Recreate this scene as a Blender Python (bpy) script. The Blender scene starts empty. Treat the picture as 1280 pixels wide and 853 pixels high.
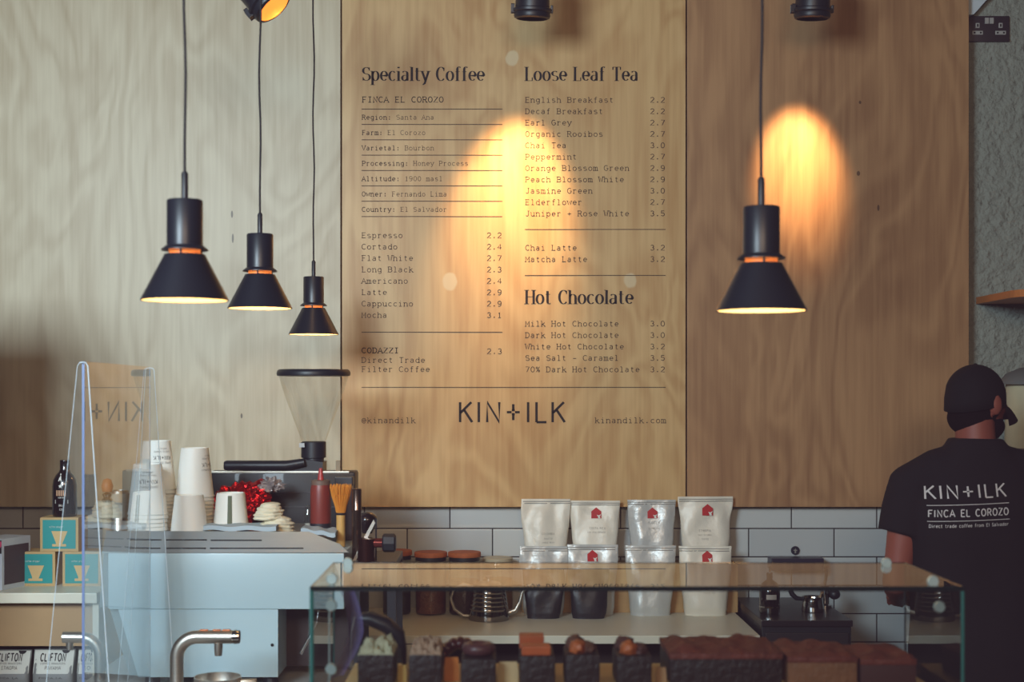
import bpy, bmesh, math, random
from mathutils import Vector, Matrix, noise
from mathutils.bvhtree import BVHTree
random.seed(7)
PI = math.pi
C = bpy.context.scene.collection
F = 1778.0; VX = 620.0; VY = 490.0; EYE = 1.69
def P(x, y, Y): return Vector(((x-VX)/F*Y, Y, EYE-(y-VY)/F*Y))
def X_(x, Y): return (x-VX)/F*Y
def Z_(y, Y): return EYE-(y-VY)/F*Y

# ------------------------------------------------------------------ materials
def srgb(r, g, b):
    f = lambda c: (c/255/12.92) if c/255 <= .04045 else ((c/255+.055)/1.055)**2.4
    return (f(r), f(g), f(b), 1)
def nt(m):
    m.use_nodes = True
    t = m.node_tree; t.nodes.clear()
    o = t.nodes.new('ShaderNodeOutputMaterial')
    return t, t.nodes, t.links, o
MATS = {}
def mat(name, col, rough=.5, metal=0., var=.12, scale=18., bump=0., spec=.5, trans=0., emit=0., coat=0., stretch=None, bscale=None):
    if name in MATS: return MATS[name]
    m = bpy.data.materials.new(name); t, N, L, o = nt(m)
    b = N.new('ShaderNodeBsdfPrincipled'); L.new(b.outputs[0], o.inputs[0])
    tc = N.new('ShaderNodeTexCoord'); mp = N.new('ShaderNodeMapping'); L.new(tc.outputs['Object'], mp.inputs[0])
    if stretch: mp.inputs['Scale'].default_value = stretch
    n = N.new('ShaderNodeTexNoise'); n.inputs['Scale'].default_value = scale; n.inputs['Detail'].default_value = 4
    L.new(mp.outputs[0], n.inputs['Vector'])
    r = N.new('ShaderNodeMix'); r.data_type = 'RGBA'
    c = srgb(*col)
    r.inputs[6].default_value = (c[0]*(1-var), c[1]*(1-var), c[2]*(1-var), 1)
    r.inputs[7].default_value = (min(1, c[0]*(1+var)), min(1, c[1]*(1+var)), min(1, c[2]*(1+var)), 1)
    L.new(n.outputs[0], r.inputs[0]); L.new(r.outputs[2], b.inputs['Base Color'])
    b.inputs['Roughness'].default_value = rough; b.inputs['Metallic'].default_value = metal
    b.inputs['Specular IOR Level'].default_value = spec
    b.inputs['Transmission Weight'].default_value = trans
    b.inputs['Coat Weight'].default_value = coat
    if emit: L.new(r.outputs[2], b.inputs['Emission Color']); b.inputs['Emission Strength'].default_value = emit
    if bump:
        n2 = N.new('ShaderNodeTexNoise'); n2.inputs['Scale'].default_value = bscale or scale*2; n2.inputs['Detail'].default_value = 5
        L.new(mp.outputs[0], n2.inputs['Vector'])
        bp = N.new('ShaderNodeBump'); bp.inputs['Strength'].default_value = min(1, bump); bp.inputs['Distance'].default_value = .004*max(1, bump)
        L.new(n2.outputs[0], bp.inputs['Height']); L.new(bp.outputs[0], b.inputs['Normal'])
    MATS[name] = m
    return m
def glass(name, tint=(.93, .97, .95), f0=.04, fmax=.96, grough=.02, haze=0.):
    """thin sheet: clear body with angle dependent reflection, same from both sides"""
    if name in MATS: return MATS[name]
    m = bpy.data.materials.new(name); t, N, L, o = nt(m)
    tr = N.new('ShaderNodeBsdfTransparent'); tr.inputs[0].default_value = (*tint, 1)
    gl = N.new('ShaderNodeBsdfGlossy'); gl.inputs['Roughness'].default_value = grough; gl.inputs[0].default_value = (.95, .97, .97, 1)
    lw = N.new('ShaderNodeLayerWeight'); lw.inputs[0].default_value = .5
    pw = N.new('ShaderNodeMath'); pw.operation = 'POWER'; pw.inputs[1].default_value = 5
    L.new(lw.outputs['Facing'], pw.inputs[0])
    ma = N.new('ShaderNodeMath'); ma.operation = 'MULTIPLY_ADD'; ma.inputs[1].default_value = fmax; ma.inputs[2].default_value = f0
    L.new(pw.outputs[0], ma.inputs[0])
    mx = N.new('ShaderNodeMixShader'); L.new(ma.outputs[0], mx.inputs[0]); L.new(tr.outputs[0], mx.inputs[1]); L.new(gl.outputs[0], mx.inputs[2])
    last = mx
    if haze:
        df = N.new('ShaderNodeBsdfDiffuse'); df.inputs[0].default_value = (.75, .82, .85, 1)
        nz = N.new('ShaderNodeTexNoise'); nz.inputs['Scale'].default_value = 9
        mr = N.new('ShaderNodeMapRange'); mr.inputs[3].default_value = haze*.6; mr.inputs[4].default_value = haze*1.4
        L.new(nz.outputs[0], mr.inputs[0])
        m2 = N.new('ShaderNodeMixShader'); L.new(mr.outputs[0], m2.inputs[0]); L.new(mx.outputs[0], m2.inputs[1]); L.new(df.outputs[0], m2.inputs[2]); last = m2
    L.new(last.outputs[0], o.inputs[0])
    MATS[name] = m
    return m

def plywood(name, base, dark, seed, marks=(), rough=.42):
    """birch ply face: long vertical grain, cathedral figure, pale plugs and cracks at given x,z (m)"""
    m = bpy.data.materials.new(name); t, N, L, o = nt(m)
    b = N.new('ShaderNodeBsdfPrincipled'); L.new(b.outputs[0], o.inputs[0]); b.inputs['Roughness'].default_value = rough
    b.inputs['Specular IOR Level'].default_value = .35
    g = N.new('ShaderNodeNewGeometry')
    def noise_(scale, sx, sy, sz, det=5, dist=0., off=0.):
        mp = N.new('ShaderNodeMapping'); mp.inputs['Scale'].default_value = (sx, sy, sz); mp.inputs['Location'].default_value = (seed+off, 0, seed*.7)
        L.new(g.outputs['Position'], mp.inputs[0])
        n = N.new('ShaderNodeTexNoise'); n.inputs['Scale'].default_value = scale; n.inputs['Detail'].default_value = det
        n.inputs['Distortion'].default_value = dist; L.new(mp.outputs[0], n.inputs['Vector']); return n.outputs[0]
    def math_(op, a, bb=0., c=0.):
        x = N.new('ShaderNodeMath'); x.operation = op
        for i, v in enumerate((a, bb, c)):
            if isinstance(v, (int, float)): x.inputs[i].default_value = v
            else: L.new(v, x.inputs[i])
        return x.outputs[0]
    fine = noise_(60, 1, 1, .045, 6)
    band = noise_(7, 1, 1, .12, 4, .6, 5)
    fig = noise_(2.1, 1, 1, .42, 3, .8, 9)
    rings = math_('SINE', math_('MULTIPLY', fig, 62.))
    rings = math_('MULTIPLY_ADD', rings, .5, .5)
    blot = noise_(1.6, 1, 1, .7, 3, .4, 14)
    v = math_('ADD', math_('MULTIPLY', fine, .42), math_('MULTIPLY', band, .26))
    v = math_('ADD', v, math_('MULTIPLY', rings, .15))
    v = math_('ADD', v, math_('MULTIPLY', blot, .34))
    cr = N.new('ShaderNodeValToRGB'); L.new(v, cr.inputs[0])
    e = cr.color_ramp.elements
    e[0].position = .36; e[0].color = srgb(*dark); e[1].position = .72; e[1].color = srgb(*base)
    col = cr.outputs[0]
    sep = N.new('ShaderNodeSeparateXYZ'); L.new(g.outputs['Position'], sep.inputs[0])
    wob = noise_(30, 1, 1, 1, 2)
    for (mx, mz, rx, rz, c) in marks:
        dx = math_('DIVIDE', math_('SUBTRACT', sep.outputs[0], mx), rx)
        dz = math_('DIVIDE', math_('SUBTRACT', sep.outputs[2], mz), rz)
        d = math_('SQRT', math_('ADD', math_('MULTIPLY', dx, dx), math_('MULTIPLY', dz, dz)))
        d = math_('ADD', d, math_('MULTIPLY', wob, .5))
        mr = N.new('ShaderNodeMapRange'); L.new(d, mr.inputs[0])
        mr.inputs[1].default_value = 1.15; mr.inputs[2].default_value = 1.4; mr.inputs[3].default_value = .75; mr.inputs[4].default_value = 0
        mix = N.new('ShaderNodeMix'); mix.data_type = 'RGBA'; L.new(mr.outputs[0], mix.inputs[0]); L.new(col, mix.inputs[6]); mix.inputs[7].default_value = srgb(*c)
        col = mix.outputs[2]
    L.new(col, b.inputs['Base Color'])
    bp = N.new('ShaderNodeBump'); bp.inputs['Strength'].default_value = .12; bp.inputs['Distance'].default_value = .001
    L.new(fine, bp.inputs['Height']); L.new(bp.outputs[0], b.inputs['Normal'])
    return m

# ------------------------------------------------------------------ mesh builder
class MB:
    def __init__(s): s.v = []; s.f = []; s.mi = []; s.cur = 0
    def add(s, vs, fs):
        b = len(s.v); s.v += [Vector(q) for q in vs]
        for f in fs: s.f.append([b+i for i in f]); s.mi.append(s.cur)
        return s
    def box(s, x0, x1, y0, y1, z0, z1, bev=0., M=None):
        bm = bmesh.new(); bmesh.ops.create_cube(bm, size=1)
        for v in bm.verts: v.co = Vector(((x0+x1)/2+v.co.x*(x1-x0), (y0+y1)/2+v.co.y*(y1-y0), (z0+z1)/2+v.co.z*(z1-z0)))
        if bev: bmesh.ops.bevel(bm, geom=bm.edges[:], offset=bev, segments=2, affect='EDGES', profile=.6)
        bm.verts.index_update()
        vs = [(M @ v.co if M else v.co.copy()) for v in bm.verts]; fs = [[v.index for v in f.verts] for f in bm.faces]; bm.free()
        return s.add(vs, fs)
    def lathe(s, prof, cx=0, cy=0, cz=0, n=32, sx=1, sy=1, M=None, close=False):
        """prof [(r,z)...] bottom to top"""
        vs = []; fs = []
        k = len(prof)
        for j in range(n):
            a = 2*PI*j/n
            for (r, z) in prof:
                q = Vector((r*math.cos(a)*sx, r*math.sin(a)*sy, z)); q = (M @ q) if M else q
                vs.append(q+Vector((cx, cy, cz)))
        for j in range(n):
            j2 = (j+1) % n
            for i in range(k-1): fs.append([j*k+i, j2*k+i, j2*k+i+1, j*k+i+1])
            if close: fs.append([j*k+k-1, j2*k+k-1, j2*k, j*k])
        return s.add(vs, fs)
    def tube(s, pts, r, n=10, cap=True):
        pts = [Vector(p) for p in pts]; rr = r if isinstance(r, (list, tuple)) else [r]*len(pts)
        vs = []; fs = []; up = None
        for i, p in enumerate(pts):
            d = ((pts[min(i+1, len(pts)-1)]-pts[max(i-1, 0)])).normalized()
            if up is None: up = d.orthogonal().normalized()
            up = (up-d*up.dot(d)).normalized(); w = d.cross(up)
            for j in range(n):
                a = 2*PI*j/n; vs.append(p+(up*math.cos(a)+w*math.sin(a))*rr[i])
        for i in range(len(pts)-1):
            for j in range(n):
                j2 = (j+1) % n; fs.append([i*n+j, i*n+j2, (i+1)*n+j2, (i+1)*n+j])
        if cap: fs.append(list(range(n))[::-1]); fs.append([(len(pts)-1)*n+j for j in range(n)])
        return s.add(vs, fs)
    def loft(s, secs, n=24, p=2.0):
        """secs [(x,y,z,rx,ry[,ang])] stacked ellipses (superellipse p)"""
        vs = []; fs = []
        for q in secs:
            x, y, z, rx, ry = q[:5]; ang = q[5] if len(q) > 5 else 0
            for j in range(n):
                a = 2*PI*j/n; c, d = math.cos(a), math.sin(a)
                ex = math.copysign(abs(c)**(2/p), c)*rx; ey = math.copysign(abs(d)**(2/p), d)*ry
                vs.append((x+ex*math.cos(ang)-ey*math.sin(ang), y+ex*math.sin(ang)+ey*math.cos(ang), z))
        for i in range(len(secs)-1):
            for j in range(n):
                j2 = (j+1) % n; fs.append([i*n+j, i*n+j2, (i+1)*n+j2, (i+1)*n+j])
        fs.append(list(range(n))[::-1]); fs.append([(len(secs)-1)*n+j for j in range(n)])
        return s.add(vs, fs)
    def prism(s, pts, y0, y1, M=None):
        """polygon in xz extruded along y"""
        n = len(pts); vs = [(x, y0, z) for x, z in pts]+[(x, y1, z) for x, z in pts]
        if M: vs = [M @ Vector(v) for v in vs]
        fs = [list(range(n)), list(range(2*n-1, n-1, -1))]+[[i, n+i, n+(i+1) % n, (i+1) % n] for i in range(n)]
        return s.add(vs, fs)
    def ball(s, c, rx, ry=None, rz=None, sub=3, M=None, jit=0., seed=0):
        ry = ry or rx; rz = rz or rx
        bm = bmesh.new(); bmesh.ops.create_icosphere(bm, subdivisions=sub, radius=1); bm.verts.index_update()
        vs = []
        for v in bm.verts:
            k = 1+jit*noise.noise(v.co*2.3+Vector((seed, seed*1.7, 0)))+jit*.5*noise.noise(v.co*6+Vector((seed, 3, 0))) if jit else 1
            q = Vector((v.co.x*rx*k, v.co.y*ry*k, v.co.z*rz*k)); q = M @ q if M else q
            vs.append(q+Vector(c))
        fs = [[v.index for v in f.verts] for f in bm.faces]; bm.free()
        return s.add(vs, fs)
    def mesh(s, name, mats, smooth=None):
        me = bpy.data.meshes.new(name); me.from_pydata([tuple(v) for v in s.v], [], s.f); me.update()
        for m in (mats if isinstance(mats, (list, tuple)) else [mats]): me.materials.append(m)
        for p, i in zip(me.polygons, s.mi): p.material_index = i
        bm = bmesh.new(); bm.from_mesh(me); bmesh.ops.recalc_face_normals(bm, faces=bm.faces[:])
        if smooth is not None:
            for f in bm.faces: f.smooth = True
            for e in bm.edges:
                if len(e.link_faces) == 2 and e.calc_face_angle(0) > math.radians(smooth): e.smooth = False
        bm.to_mesh(me); bm.free()
        return me
    def build(s, name, mats, parent=None, smooth=None, loc=(0, 0, 0)):
        o = bpy.data.objects.new(name, s.mesh(name, mats, smooth)); C.objects.link(o); o.location = loc
        if parent: o.parent = parent
        return o
def remesh(mb, name, mats, voxel, parent=None, smooth_it=3, loc=(0, 0, 0)):
    o = bpy.data.objects.new(name+'_tmp', mb.mesh(name, mats)); C.objects.link(o)
    r = o.modifiers.new('r', 'REMESH'); r.mode = 'VOXEL'; r.voxel_size = voxel; r.use_smooth_shade = True
    if smooth_it:
        sm = o.modifiers.new('s', 'SMOOTH'); sm.factor = .6; sm.iterations = smooth_it
    dg = bpy.context.evaluated_depsgraph_get(); dg.update()
    me = bpy.data.meshes.new_from_object(o.evaluated_get(dg)); me.name = name
    bpy.data.objects.remove(o)
    me.materials.clear()
    for m in (mats if isinstance(mats, (list, tuple)) else [mats]): me.materials.append(m)
    for p in me.polygons: p.use_smooth = True
    o = bpy.data.objects.new(name, me); C.objects.link(o); o.location = loc
    if parent: o.parent = parent
    return o
def tag(o, label=None, cat=None, group=None, kind=None):
    if label: o['label'] = label
    if cat: o['category'] = cat
    if group: o['group'] = group
    if kind: o['kind'] = kind
    return o
def thing(name, label, cat, loc=(0, 0, 0), rz=0., group=None):
    o = bpy.data.objects.new(name, None); C.objects.link(o); o.location = loc; o.rotation_euler = (0, 0, rz)
    o.empty_display_size = .05
    return tag(o, label, cat, group)
def dup(root, loc, rz=None, label=None, group=None):
    r = root.copy(); C.objects.link(r); r.location = loc
    if rz is not None: r.rotation_euler = (0, 0, rz)
    if label: r['label'] = label
    if group: r['group'] = group
    for ch in list(root.children):
        c = ch.copy(); C.objects.link(c); c.parent = r
        for g in list(ch.children):
            d = g.copy(); C.objects.link(d); d.parent = c
    return r

# ------------------------------------------------------------------ stroke lettering
def A(cx, cy, rx, ry, d0, d1, n=9):
    return [(cx+rx*math.cos(math.radians(d0+(d1-d0)*i/n)), cy+ry*math.sin(math.radians(d0+(d1-d0)*i/n))) for i in range(n+1)]
S_ = A(3.2, 7.4, 2.6, 2.4, 30, 270)+A(3.2, 2.6, 2.8, 2.4, 90, -150)
s_ = A(2.6, 5.3, 2.1, 1.7, 35, 265)+A(2.6, 1.8, 2.3, 1.8, 90, -145)
G = {
'A': (7, [[(0, 0), (3.5, 10), (7, 0)], [(1.2, 3.4), (5.8, 3.4)]]),
'B': (6.2, [[(.8, 0), (.8, 10)], [(.8, 10), (3.2, 10)]+A(3.4, 7.6, 2.2, 2.4, 90, -90)+[(.8, 5.2)], [(.8, 5.2), (3.4, 5.2)]+A(3.4, 2.6, 2.7, 2.6, 90, -90)+[(.8, 0)]]),
'C': (6.6, [A(3.6, 5, 3.2, 5, 45, 315, 14)]),
'D': (6.8, [[(.8, 0), (.8, 10)], [(.8, 10), (3, 10)]+A(3, 5, 3.4, 5, 90, -90, 12)+[(.8, 0)]]),
'E': (6, [[(.8, 0), (.8, 10)], [(.8, 10), (5.6, 10)], [(.8, 5.2), (4.6, 5.2)], [(.8, 0), (5.8, 0)]]),
'F': (5.8, [[(.8, 0), (.8, 10)], [(.8, 10), (5.6, 10)], [(.8, 5.2), (4.6, 5.2)]]),
'G': (7, [A(3.6, 5, 3.2, 5, 45, 350, 14)+[(6.6, 4.5)], [(4.2, 4.5), (7, 4.5)]]),
'H': (7, [[(.8, 0), (.8, 10)], [(6.2, 0), (6.2, 10)], [(.8, 5.2), (6.2, 5.2)]]),
'I': (2.4, [[(1.2, 0), (1.2, 10)]]),
'J': (5, [[(4, 10), (4, 2.4)]+A(2.2, 2.4, 1.8, 2.4, 0, -160, 6)]),
'K': (6.4, [[(.8, 0), (.8, 10)], [(6, 10), (.9, 4.6)], [(2.6, 6.2), (6.4, 0)]]),
'L': (5.6, [[(.8, 10), (.8, 0)], [(.8, 0), (5.4, 0)]]),
'M': (8, [[(.8, 0), (.8, 10), (4, 3.5), (7.2, 10), (7.2, 0)]]),
'N': (7.2, [[(.8, 0), (.8, 10), (6.4, 0), (6.4, 10)]]),
'O': (7.4, [A(3.7, 5, 3.2, 5, 0, 360, 20)]),
'P': (6.2, [[(.8, 0), (.8, 10)], [(.8, 10), (3.2, 10)]+A(3.4, 7.3, 2.5, 2.7, 90, -90)+[(.8, 4.6)]]),
'Q': (7.4, [A(3.7, 5, 3.2, 5, 0, 360, 20), [(4.4, 2.4), (7, -.6)]]),
'R': (6.6, [[(.8, 0), (.8, 10)], [(.8, 10), (3.2, 10)]+A(3.4, 7.5, 2.3, 2.5, 90, -90)+[(.8, 5)], [(3.2, 5), (6.2, 0)]]),
'S': (6.2, [S_]),
'T': (6.8, [[(3.4, 0), (3.4, 10)], [(.2, 10), (6.6, 10)]]),
'U': (7, [[(.8, 10), (.8, 3)]+A(3.5, 3, 2.7, 3, 180, 360)+[(6.2, 10)]]),
'V': (7, [[(.2, 10), (3.5, 0), (6.8, 10)]]),
'W': (9, [[(.2, 10), (2.4, 0), (4.5, 8), (6.6, 0), (8.8, 10)]]),
'X': (7, [[(.4, 0), (6.6, 10)], [(.4, 10), (6.6, 0)]]),
'Y': (7, [[(.2, 10), (3.5, 5), (6.8, 10)], [(3.5, 5), (3.5, 0)]]),
'Z': (6.4, [[(.5, 10), (6, 10), (.4, 0), (6.2, 0)]]),
'a': (5.8, [A(2.6, 5.2, 2, 1.8, 150, 60, 4)+A(2.9, 5, 1.7, 2, 50, 0, 3)+[(4.6, 0)], [(4.6, 4)]+A(2.6, 2, 2.1, 2, 90, 270)+[(4.6, 1.6)]]),
'b': (6, [[(.8, 10), (.8, 0)], A(3.1, 3.5, 2.4, 3.5, 160, -160, 12)]),
'c': (5.4, [A(3, 3.5, 2.5, 3.5, 45, 315, 12)]),
'd': (6, [[(5.2, 10), (5.2, 0)], A(2.9, 3.5, 2.4, 3.5, 20, 340, 12)]),
'e': (5.6, [[(.7, 3.7), (5.2, 3.7)]+A(2.9, 3.6, 2.4, 3.4, 5, 315, 13)]),
'f': (4.4, [A(3.2, 8.4, 1.4, 1.8, 40, 180, 6)+[(1.8, 0)], [(.2, 6.6), (3.8, 6.6)]]),
'g': (6, [A(2.9, 3.7, 2.3, 3.3, 20, 340, 12), [(5.2, 7), (5.2, -1)]+A(3.2, -1, 2, 2, 0, -150, 7)]),
'h': (6, [[(.8, 10), (.8, 0)], A(3, 4.6, 2.2, 2.4, 160, 0, 7)+[(5.2, 0)]]),
'i': (2.6, [[(1.3, 7), (1.3, 0)], [(1.3, 9.2), (1.3, 10.2)]]),
'j': (3, [[(2, 7), (2, -1)]+A(.8, -1, 1.2, 1.8, 0, -140, 5), [(2, 9.2), (2, 10.2)]]),
'k': (5.8, [[(.8, 10), (.8, 0)], [(5, 7), (.9, 3)], [(2.3, 4.3), (5.5, 0)]]),
'l': (2.6, [[(1.3, 10), (1.3, 0)]]),
'm': (8.6, [[(.8, 7), (.8, 0)], A(2.6, 5, 1.8, 2, 170, 0, 6)+[(4.4, 0)], A(6.1, 5, 1.7, 2, 170, 0, 6)+[(7.8, 0)]]),
'n': (6, [[(.8, 7), (.8, 0)], A(3, 4.6, 2.2, 2.4, 160, 0, 7)+[(5.2, 0)]]),
'o': (6, [A(3, 3.5, 2.5, 3.5, 0, 360, 16)]),
'p': (6, [[(.8, 7), (.8, -3)], A(3.1, 3.5, 2.4, 3.5, 160, -160, 12)]),
'q': (6, [[(5.2, 7), (5.2, -3)], A(2.9, 3.5, 2.4, 3.5, 20, 340, 12)]),
'r': (4.6, [[(1, 7), (1, 0)], A(3.2, 4.6, 2.2, 2.4, 170, 50, 6)]),
's': (5.2, [s_]),
't': (4.4, [[(1.7, 9.4), (1.7, 1.8)]+A(3.1, 1.8, 1.4, 1.8, 180, 310, 5), [(.2, 7), (3.8, 7)]]),
'u': (6, [[(.8, 7), (.8, 2.4)]+A(3, 2.4, 2.2, 2.4, 180, 340, 7), [(5.2, 7), (5.2, 0)]]),
'v': (5.8, [[(.3, 7), (2.9, 0), (5.5, 7)]]),
'w': (8, [[(.3, 7), (2.2, 0), (4, 6), (5.8, 0), (7.7, 7)]]),
'x': (5.8, [[(.5, 0), (5.3, 7)], [(.5, 7), (5.3, 0)]]),
'y': (5.8, [[(.3, 7), (2.9, .2)], [(5.5, 7), (2.4, -2), (.8, -3)]]),
'z': (5.4, [[(.6, 7), (4.8, 7), (.5, 0), (5, 0)]]),
'0': (6.4, [A(3.2, 5, 2.6, 5, 0, 360, 16)]),
'1': (5, [[(1, 8.4), (2.6, 10), (2.6, 0)], [(.8, 0), (4.4, 0)]]),
'2': (6, [A(3, 7.2, 2.5, 2.8, 160, -20, 8)+[(.4, 0), (5.8, 0)]]),
'3': (6, [A(2.9, 7.5, 2.2, 2.5, 150, -80, 8)+A(2.9, 2.6, 2.6, 2.6, 80, -150, 8)]),
'4': (6.2, [[(4.4, 0), (4.4, 10), (.4, 3), (6, 3)]]),
'5': (6, [[(5.2, 10), (1.2, 10), (.9, 5.4)]+A(2.9, 3.2, 2.6, 3.1, 120, -150, 9)]),
'7': (6, [[(.5, 10), (5.6, 10), (2.2, 0)]]),
'9': (6, [A(3, 7, 2.5, 3, 0, 360, 12), [(5.5, 7)]+A(2.6, 4.5, 2.9, 4.5, 10, -90, 6)+[(1.2, .3)]]),
'8': (6, [A(3, 7.5, 2.2, 2.5, 0, 360, 12), A(3, 2.6, 2.6, 2.6, 0, 360, 12)]),
'.': (2.4, [[(.3, .4), (2.1, .4)], [(.3, 1.3), (2.1, 1.3)]]), ':': (2.4, [[(.3, .4), (2.1, .4)], [(.3, 1.3), (2.1, 1.3)], [(.3, 5.4), (2.1, 5.4)], [(.3, 6.3), (2.1, 6.3)]]),
'+': (6, [[(3, 1.4), (3, 7)], [(.4, 4.2), (5.6, 4.2)]]), '-': (6, [[(.6, 4), (5.4, 4)]]),
'%': (7, [A(1.8, 8, 1.3, 1.8, 0, 360, 8), A(5.2, 2, 1.3, 1.8, 0, 360, 8), [(1, 0), (6, 10)]]),
'@': (7, [A(3.6, 4.2, 1.6, 1.9, 0, 360, 8), A(3.5, 4.2, 3.2, 4.6, -20, 320, 14)]),
'~': (7.6, [[(3.8, 6.1), (3.8, 9)], [(3.8, 3.9), (3.8, 1)], [(.8, 5), (3, 5)], [(4.6, 5), (6.8, 5)], [(3.1, 6.0), (4.5, 6.0)], [(3.1, 4.0), (4.5, 4.0)]]),
' ': (4.6, []),
}
def ribbon(out, poly, wmin, wmax):
    n = len(poly); pts = [Vector(p) for p in poly]
    closed = n > 3 and (pts[0]-pts[-1]).length < 1e-4
    L = []; R = []
    for i in range(n):
        if closed: a = pts[i-1] if i > 0 else pts[-2]; b = pts[i+1] if i < n-1 else pts[1]
        else: a = pts[max(i-1, 0)]; b = pts[min(i+1, n-1)]
        d = (b-a)
        if d.length < 1e-6: d = Vector((1, 0))
        d.normalize(); nn = Vector((-d.y, d.x))
        w = wmin+(wmax-wmin)*abs(d.y)**2.0
        k = 1.0
        if 0 < i < n-1:
            d1 = (pts[i]-pts[i-1]); d2 = (pts[i+1]-pts[i])
            if d1.length > 1e-6 and d2.length > 1e-6:
                cs = max(.35, abs(nn.dot(Vector((-d1.y, d1.x)).normalized()))); k = 1/cs
                if d1.normalized().dot(d2.normalized()) < .6: w = wmin+(wmax-wmin)*max(abs(d1.normalized().y), abs(d2.normalized().y))**2; k = min(k, 1.5)
        L.append(pts[i]+nn*w/2*k); R.append(pts[i]-nn*w/2*k)
    for i in range(n-1): out.append([L[i], L[i+1], R[i+1], R[i]])
def text_quads(txt, style='mono', weight=1.0, upper=False):
    """returns (quads, width) in glyph units (cap height 10)"""
    q = []; x = 0.
    mono = style == 'mono'
    for ch in txt:
        w, polys = G[ch]
        sx = 1.0; ox = x
        if mono:
            adv = 10.0; sx = min(1.28, 8.2/max(w, .1)) if w > 3 else 1.15; ox = x+(adv-w*sx)/2
        if style == 'dido': sx = .93
        wmin, wmax = (weight, weight) if style != 'dido' else (.36, 1.75)
        for p in polys:
            pp = [(ox+a*sx, b) for a, b in p]
            ribbon(q, pp, wmin, wmax)
            if style in ('mono', 'dido') and len(p) > 1 and ch not in '0123456789+-.:%@~GCSZzsace':
                for (e, nx) in ((pp[0], pp[1]), (pp[-1], pp[-2])):
                    if abs(e[1]-nx[1]) > .8*abs(e[0]-nx[0]) and min(abs(e[1]-k) for k in (0, 7, 10, -3)) < .05:
                        up = e[1] > 6 and ch.islower() and ch not in 'vwxy'
                        r = 1.5 if mono else 1.7
                        if mono and ch in 'ilI': r = 2.6
                        ribbon(q, [(e[0]-r, e[1]), (e[0]+(0 if up else r), e[1])], .38 if style == 'dido' else weight, .38 if style == 'dido' else weight)
        if style == 'dido':   # beak serifs
            for (bx, b0, b1) in {'T': [(.4, 10, 8), (6.4, 10, 8)], 'L': [(5.3, 0, 2.4)], 'C': [(5.9, 9.6, 7.2)], 'S': [(5.5, 9.8, 7.4), (.6, .2, 2.6)]}.get(ch, ()):
                ribbon(q, [(ox+bx*sx, b0), (ox+bx*sx, b1)], .75, .75)
        if mono: x += adv
        elif style == 'dido': x += w*sx+(1.0 if ch != ' ' else .3)
        else: x += w+1.9
    return q, x
def lettering(name, rows, material, parent, mapf, thick=0.):
    """rows [(text, x0, x1|None, baseline, cap, style, weight, anchor)] in local plane units -> mesh via mapf(x, z)"""
    mb = MB()
    for (txt, x0, x1, zb, cap, style, weight) in rows:
        q, w = text_quads(txt, style, weight)
        s = cap/10.; xs = (x1-x0)/w if x1 is not None else s
        for quad in q: mb.add([mapf(x0+v.x*xs, zb+v.y*s) for v in quad], [[0, 1, 2, 3]])
    me = bpy.data.meshes.new(name); me.from_pydata([tuple(v) for v in mb.v], [], mb.f); me.materials.append(material); me.update()
    o = bpy.data.objects.new(name, me); C.objects.link(o)
    if parent: o.parent = parent
    return o
def project(obj, off=.0012):
    """map (x,z) -> point on obj's front (-y side), in obj local coords"""
    me = obj.data
    bv = BVHTree.FromPolygons([v.co for v in me.vertices], [list(p.vertices) for p in me.polygons])
    def f(x, z):
        h = bv.ray_cast(Vector((x, -5, z)), Vector((0, 1, 0)))
        return Vector((x, (h[0].y if h[0] else 0)-off, z))
    return f

# ------------------------------------------------------------------ shared materials
M_black = mat('matt_black_metal', (30, 32, 40), .42, 0, spec=.5)
M_lamp = mat('pendant_black_enamel', (26, 30, 40), .36, .0, var=.06)
M_cord = mat('black_flex', (24, 20, 24), .7)
M_white = mat('white_laminate', (230, 224, 204), .35, var=.03)
M_steel = mat('brushed_steel', (196, 190, 180), .38, 1, var=.12, scale=30, stretch=(1, 1, 12))
M_chrome = mat('chrome', (205, 205, 205), .1, 1, var=.03)
M_cream = mat('lamp_inner_white', (236, 208, 156), .5, var=.03)
M_ink = mat('menu_ink', (26, 15, 16), .7, var=.1)
M_ink2 = mat('menu_ink_soft', (58, 40, 32), .7, var=.1)
M_dark = mat('dark_void', (20, 16, 20), .8)

# ------------------------------------------------------------------ the room
def struct(name, mb, m, label=None):
    o = mb.build(name, m); o['kind'] = 'structure'
    if label: o['label'] = label
    return o
RX0, RX1, RY0, RY1, RZ = -2.6, 2.5, -1.8, 5.07, 3.55
M_plaster = mat('rough_plaster', (150, 154, 144), .85, var=.16, scale=26, bump=6, bscale=38)
M_room = mat('dim_painted_wall', (92, 88, 88), .8)
M_floor = mat('screed_floor', (88, 82, 78), .5, scale=3, var=.2)
struct('wall_back', MB().box(RX0, RX1, RY1, RY1+.1, 0, RZ), M_plaster)
struct('floor', MB().box(RX0, RX1, RY0, RY1+.1, -.1, 0), M_floor)
struct('ceiling', MB().box(RX0, RX1, RY0, RY1+.1, RZ, RZ+.1), M_room)
struct('wall_left', MB().box(RX0-.1, RX0, RY0, RY1+.1, 0, RZ), M_room)
struct('wall_right', MB().box(RX1, RX1+.1, RY0, RY1+.1, 0, RZ), M_room)
struct('wall_front', MB().box(RX0, RX1, RY0-.1, RY0, 0, RZ), M_room)

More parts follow.
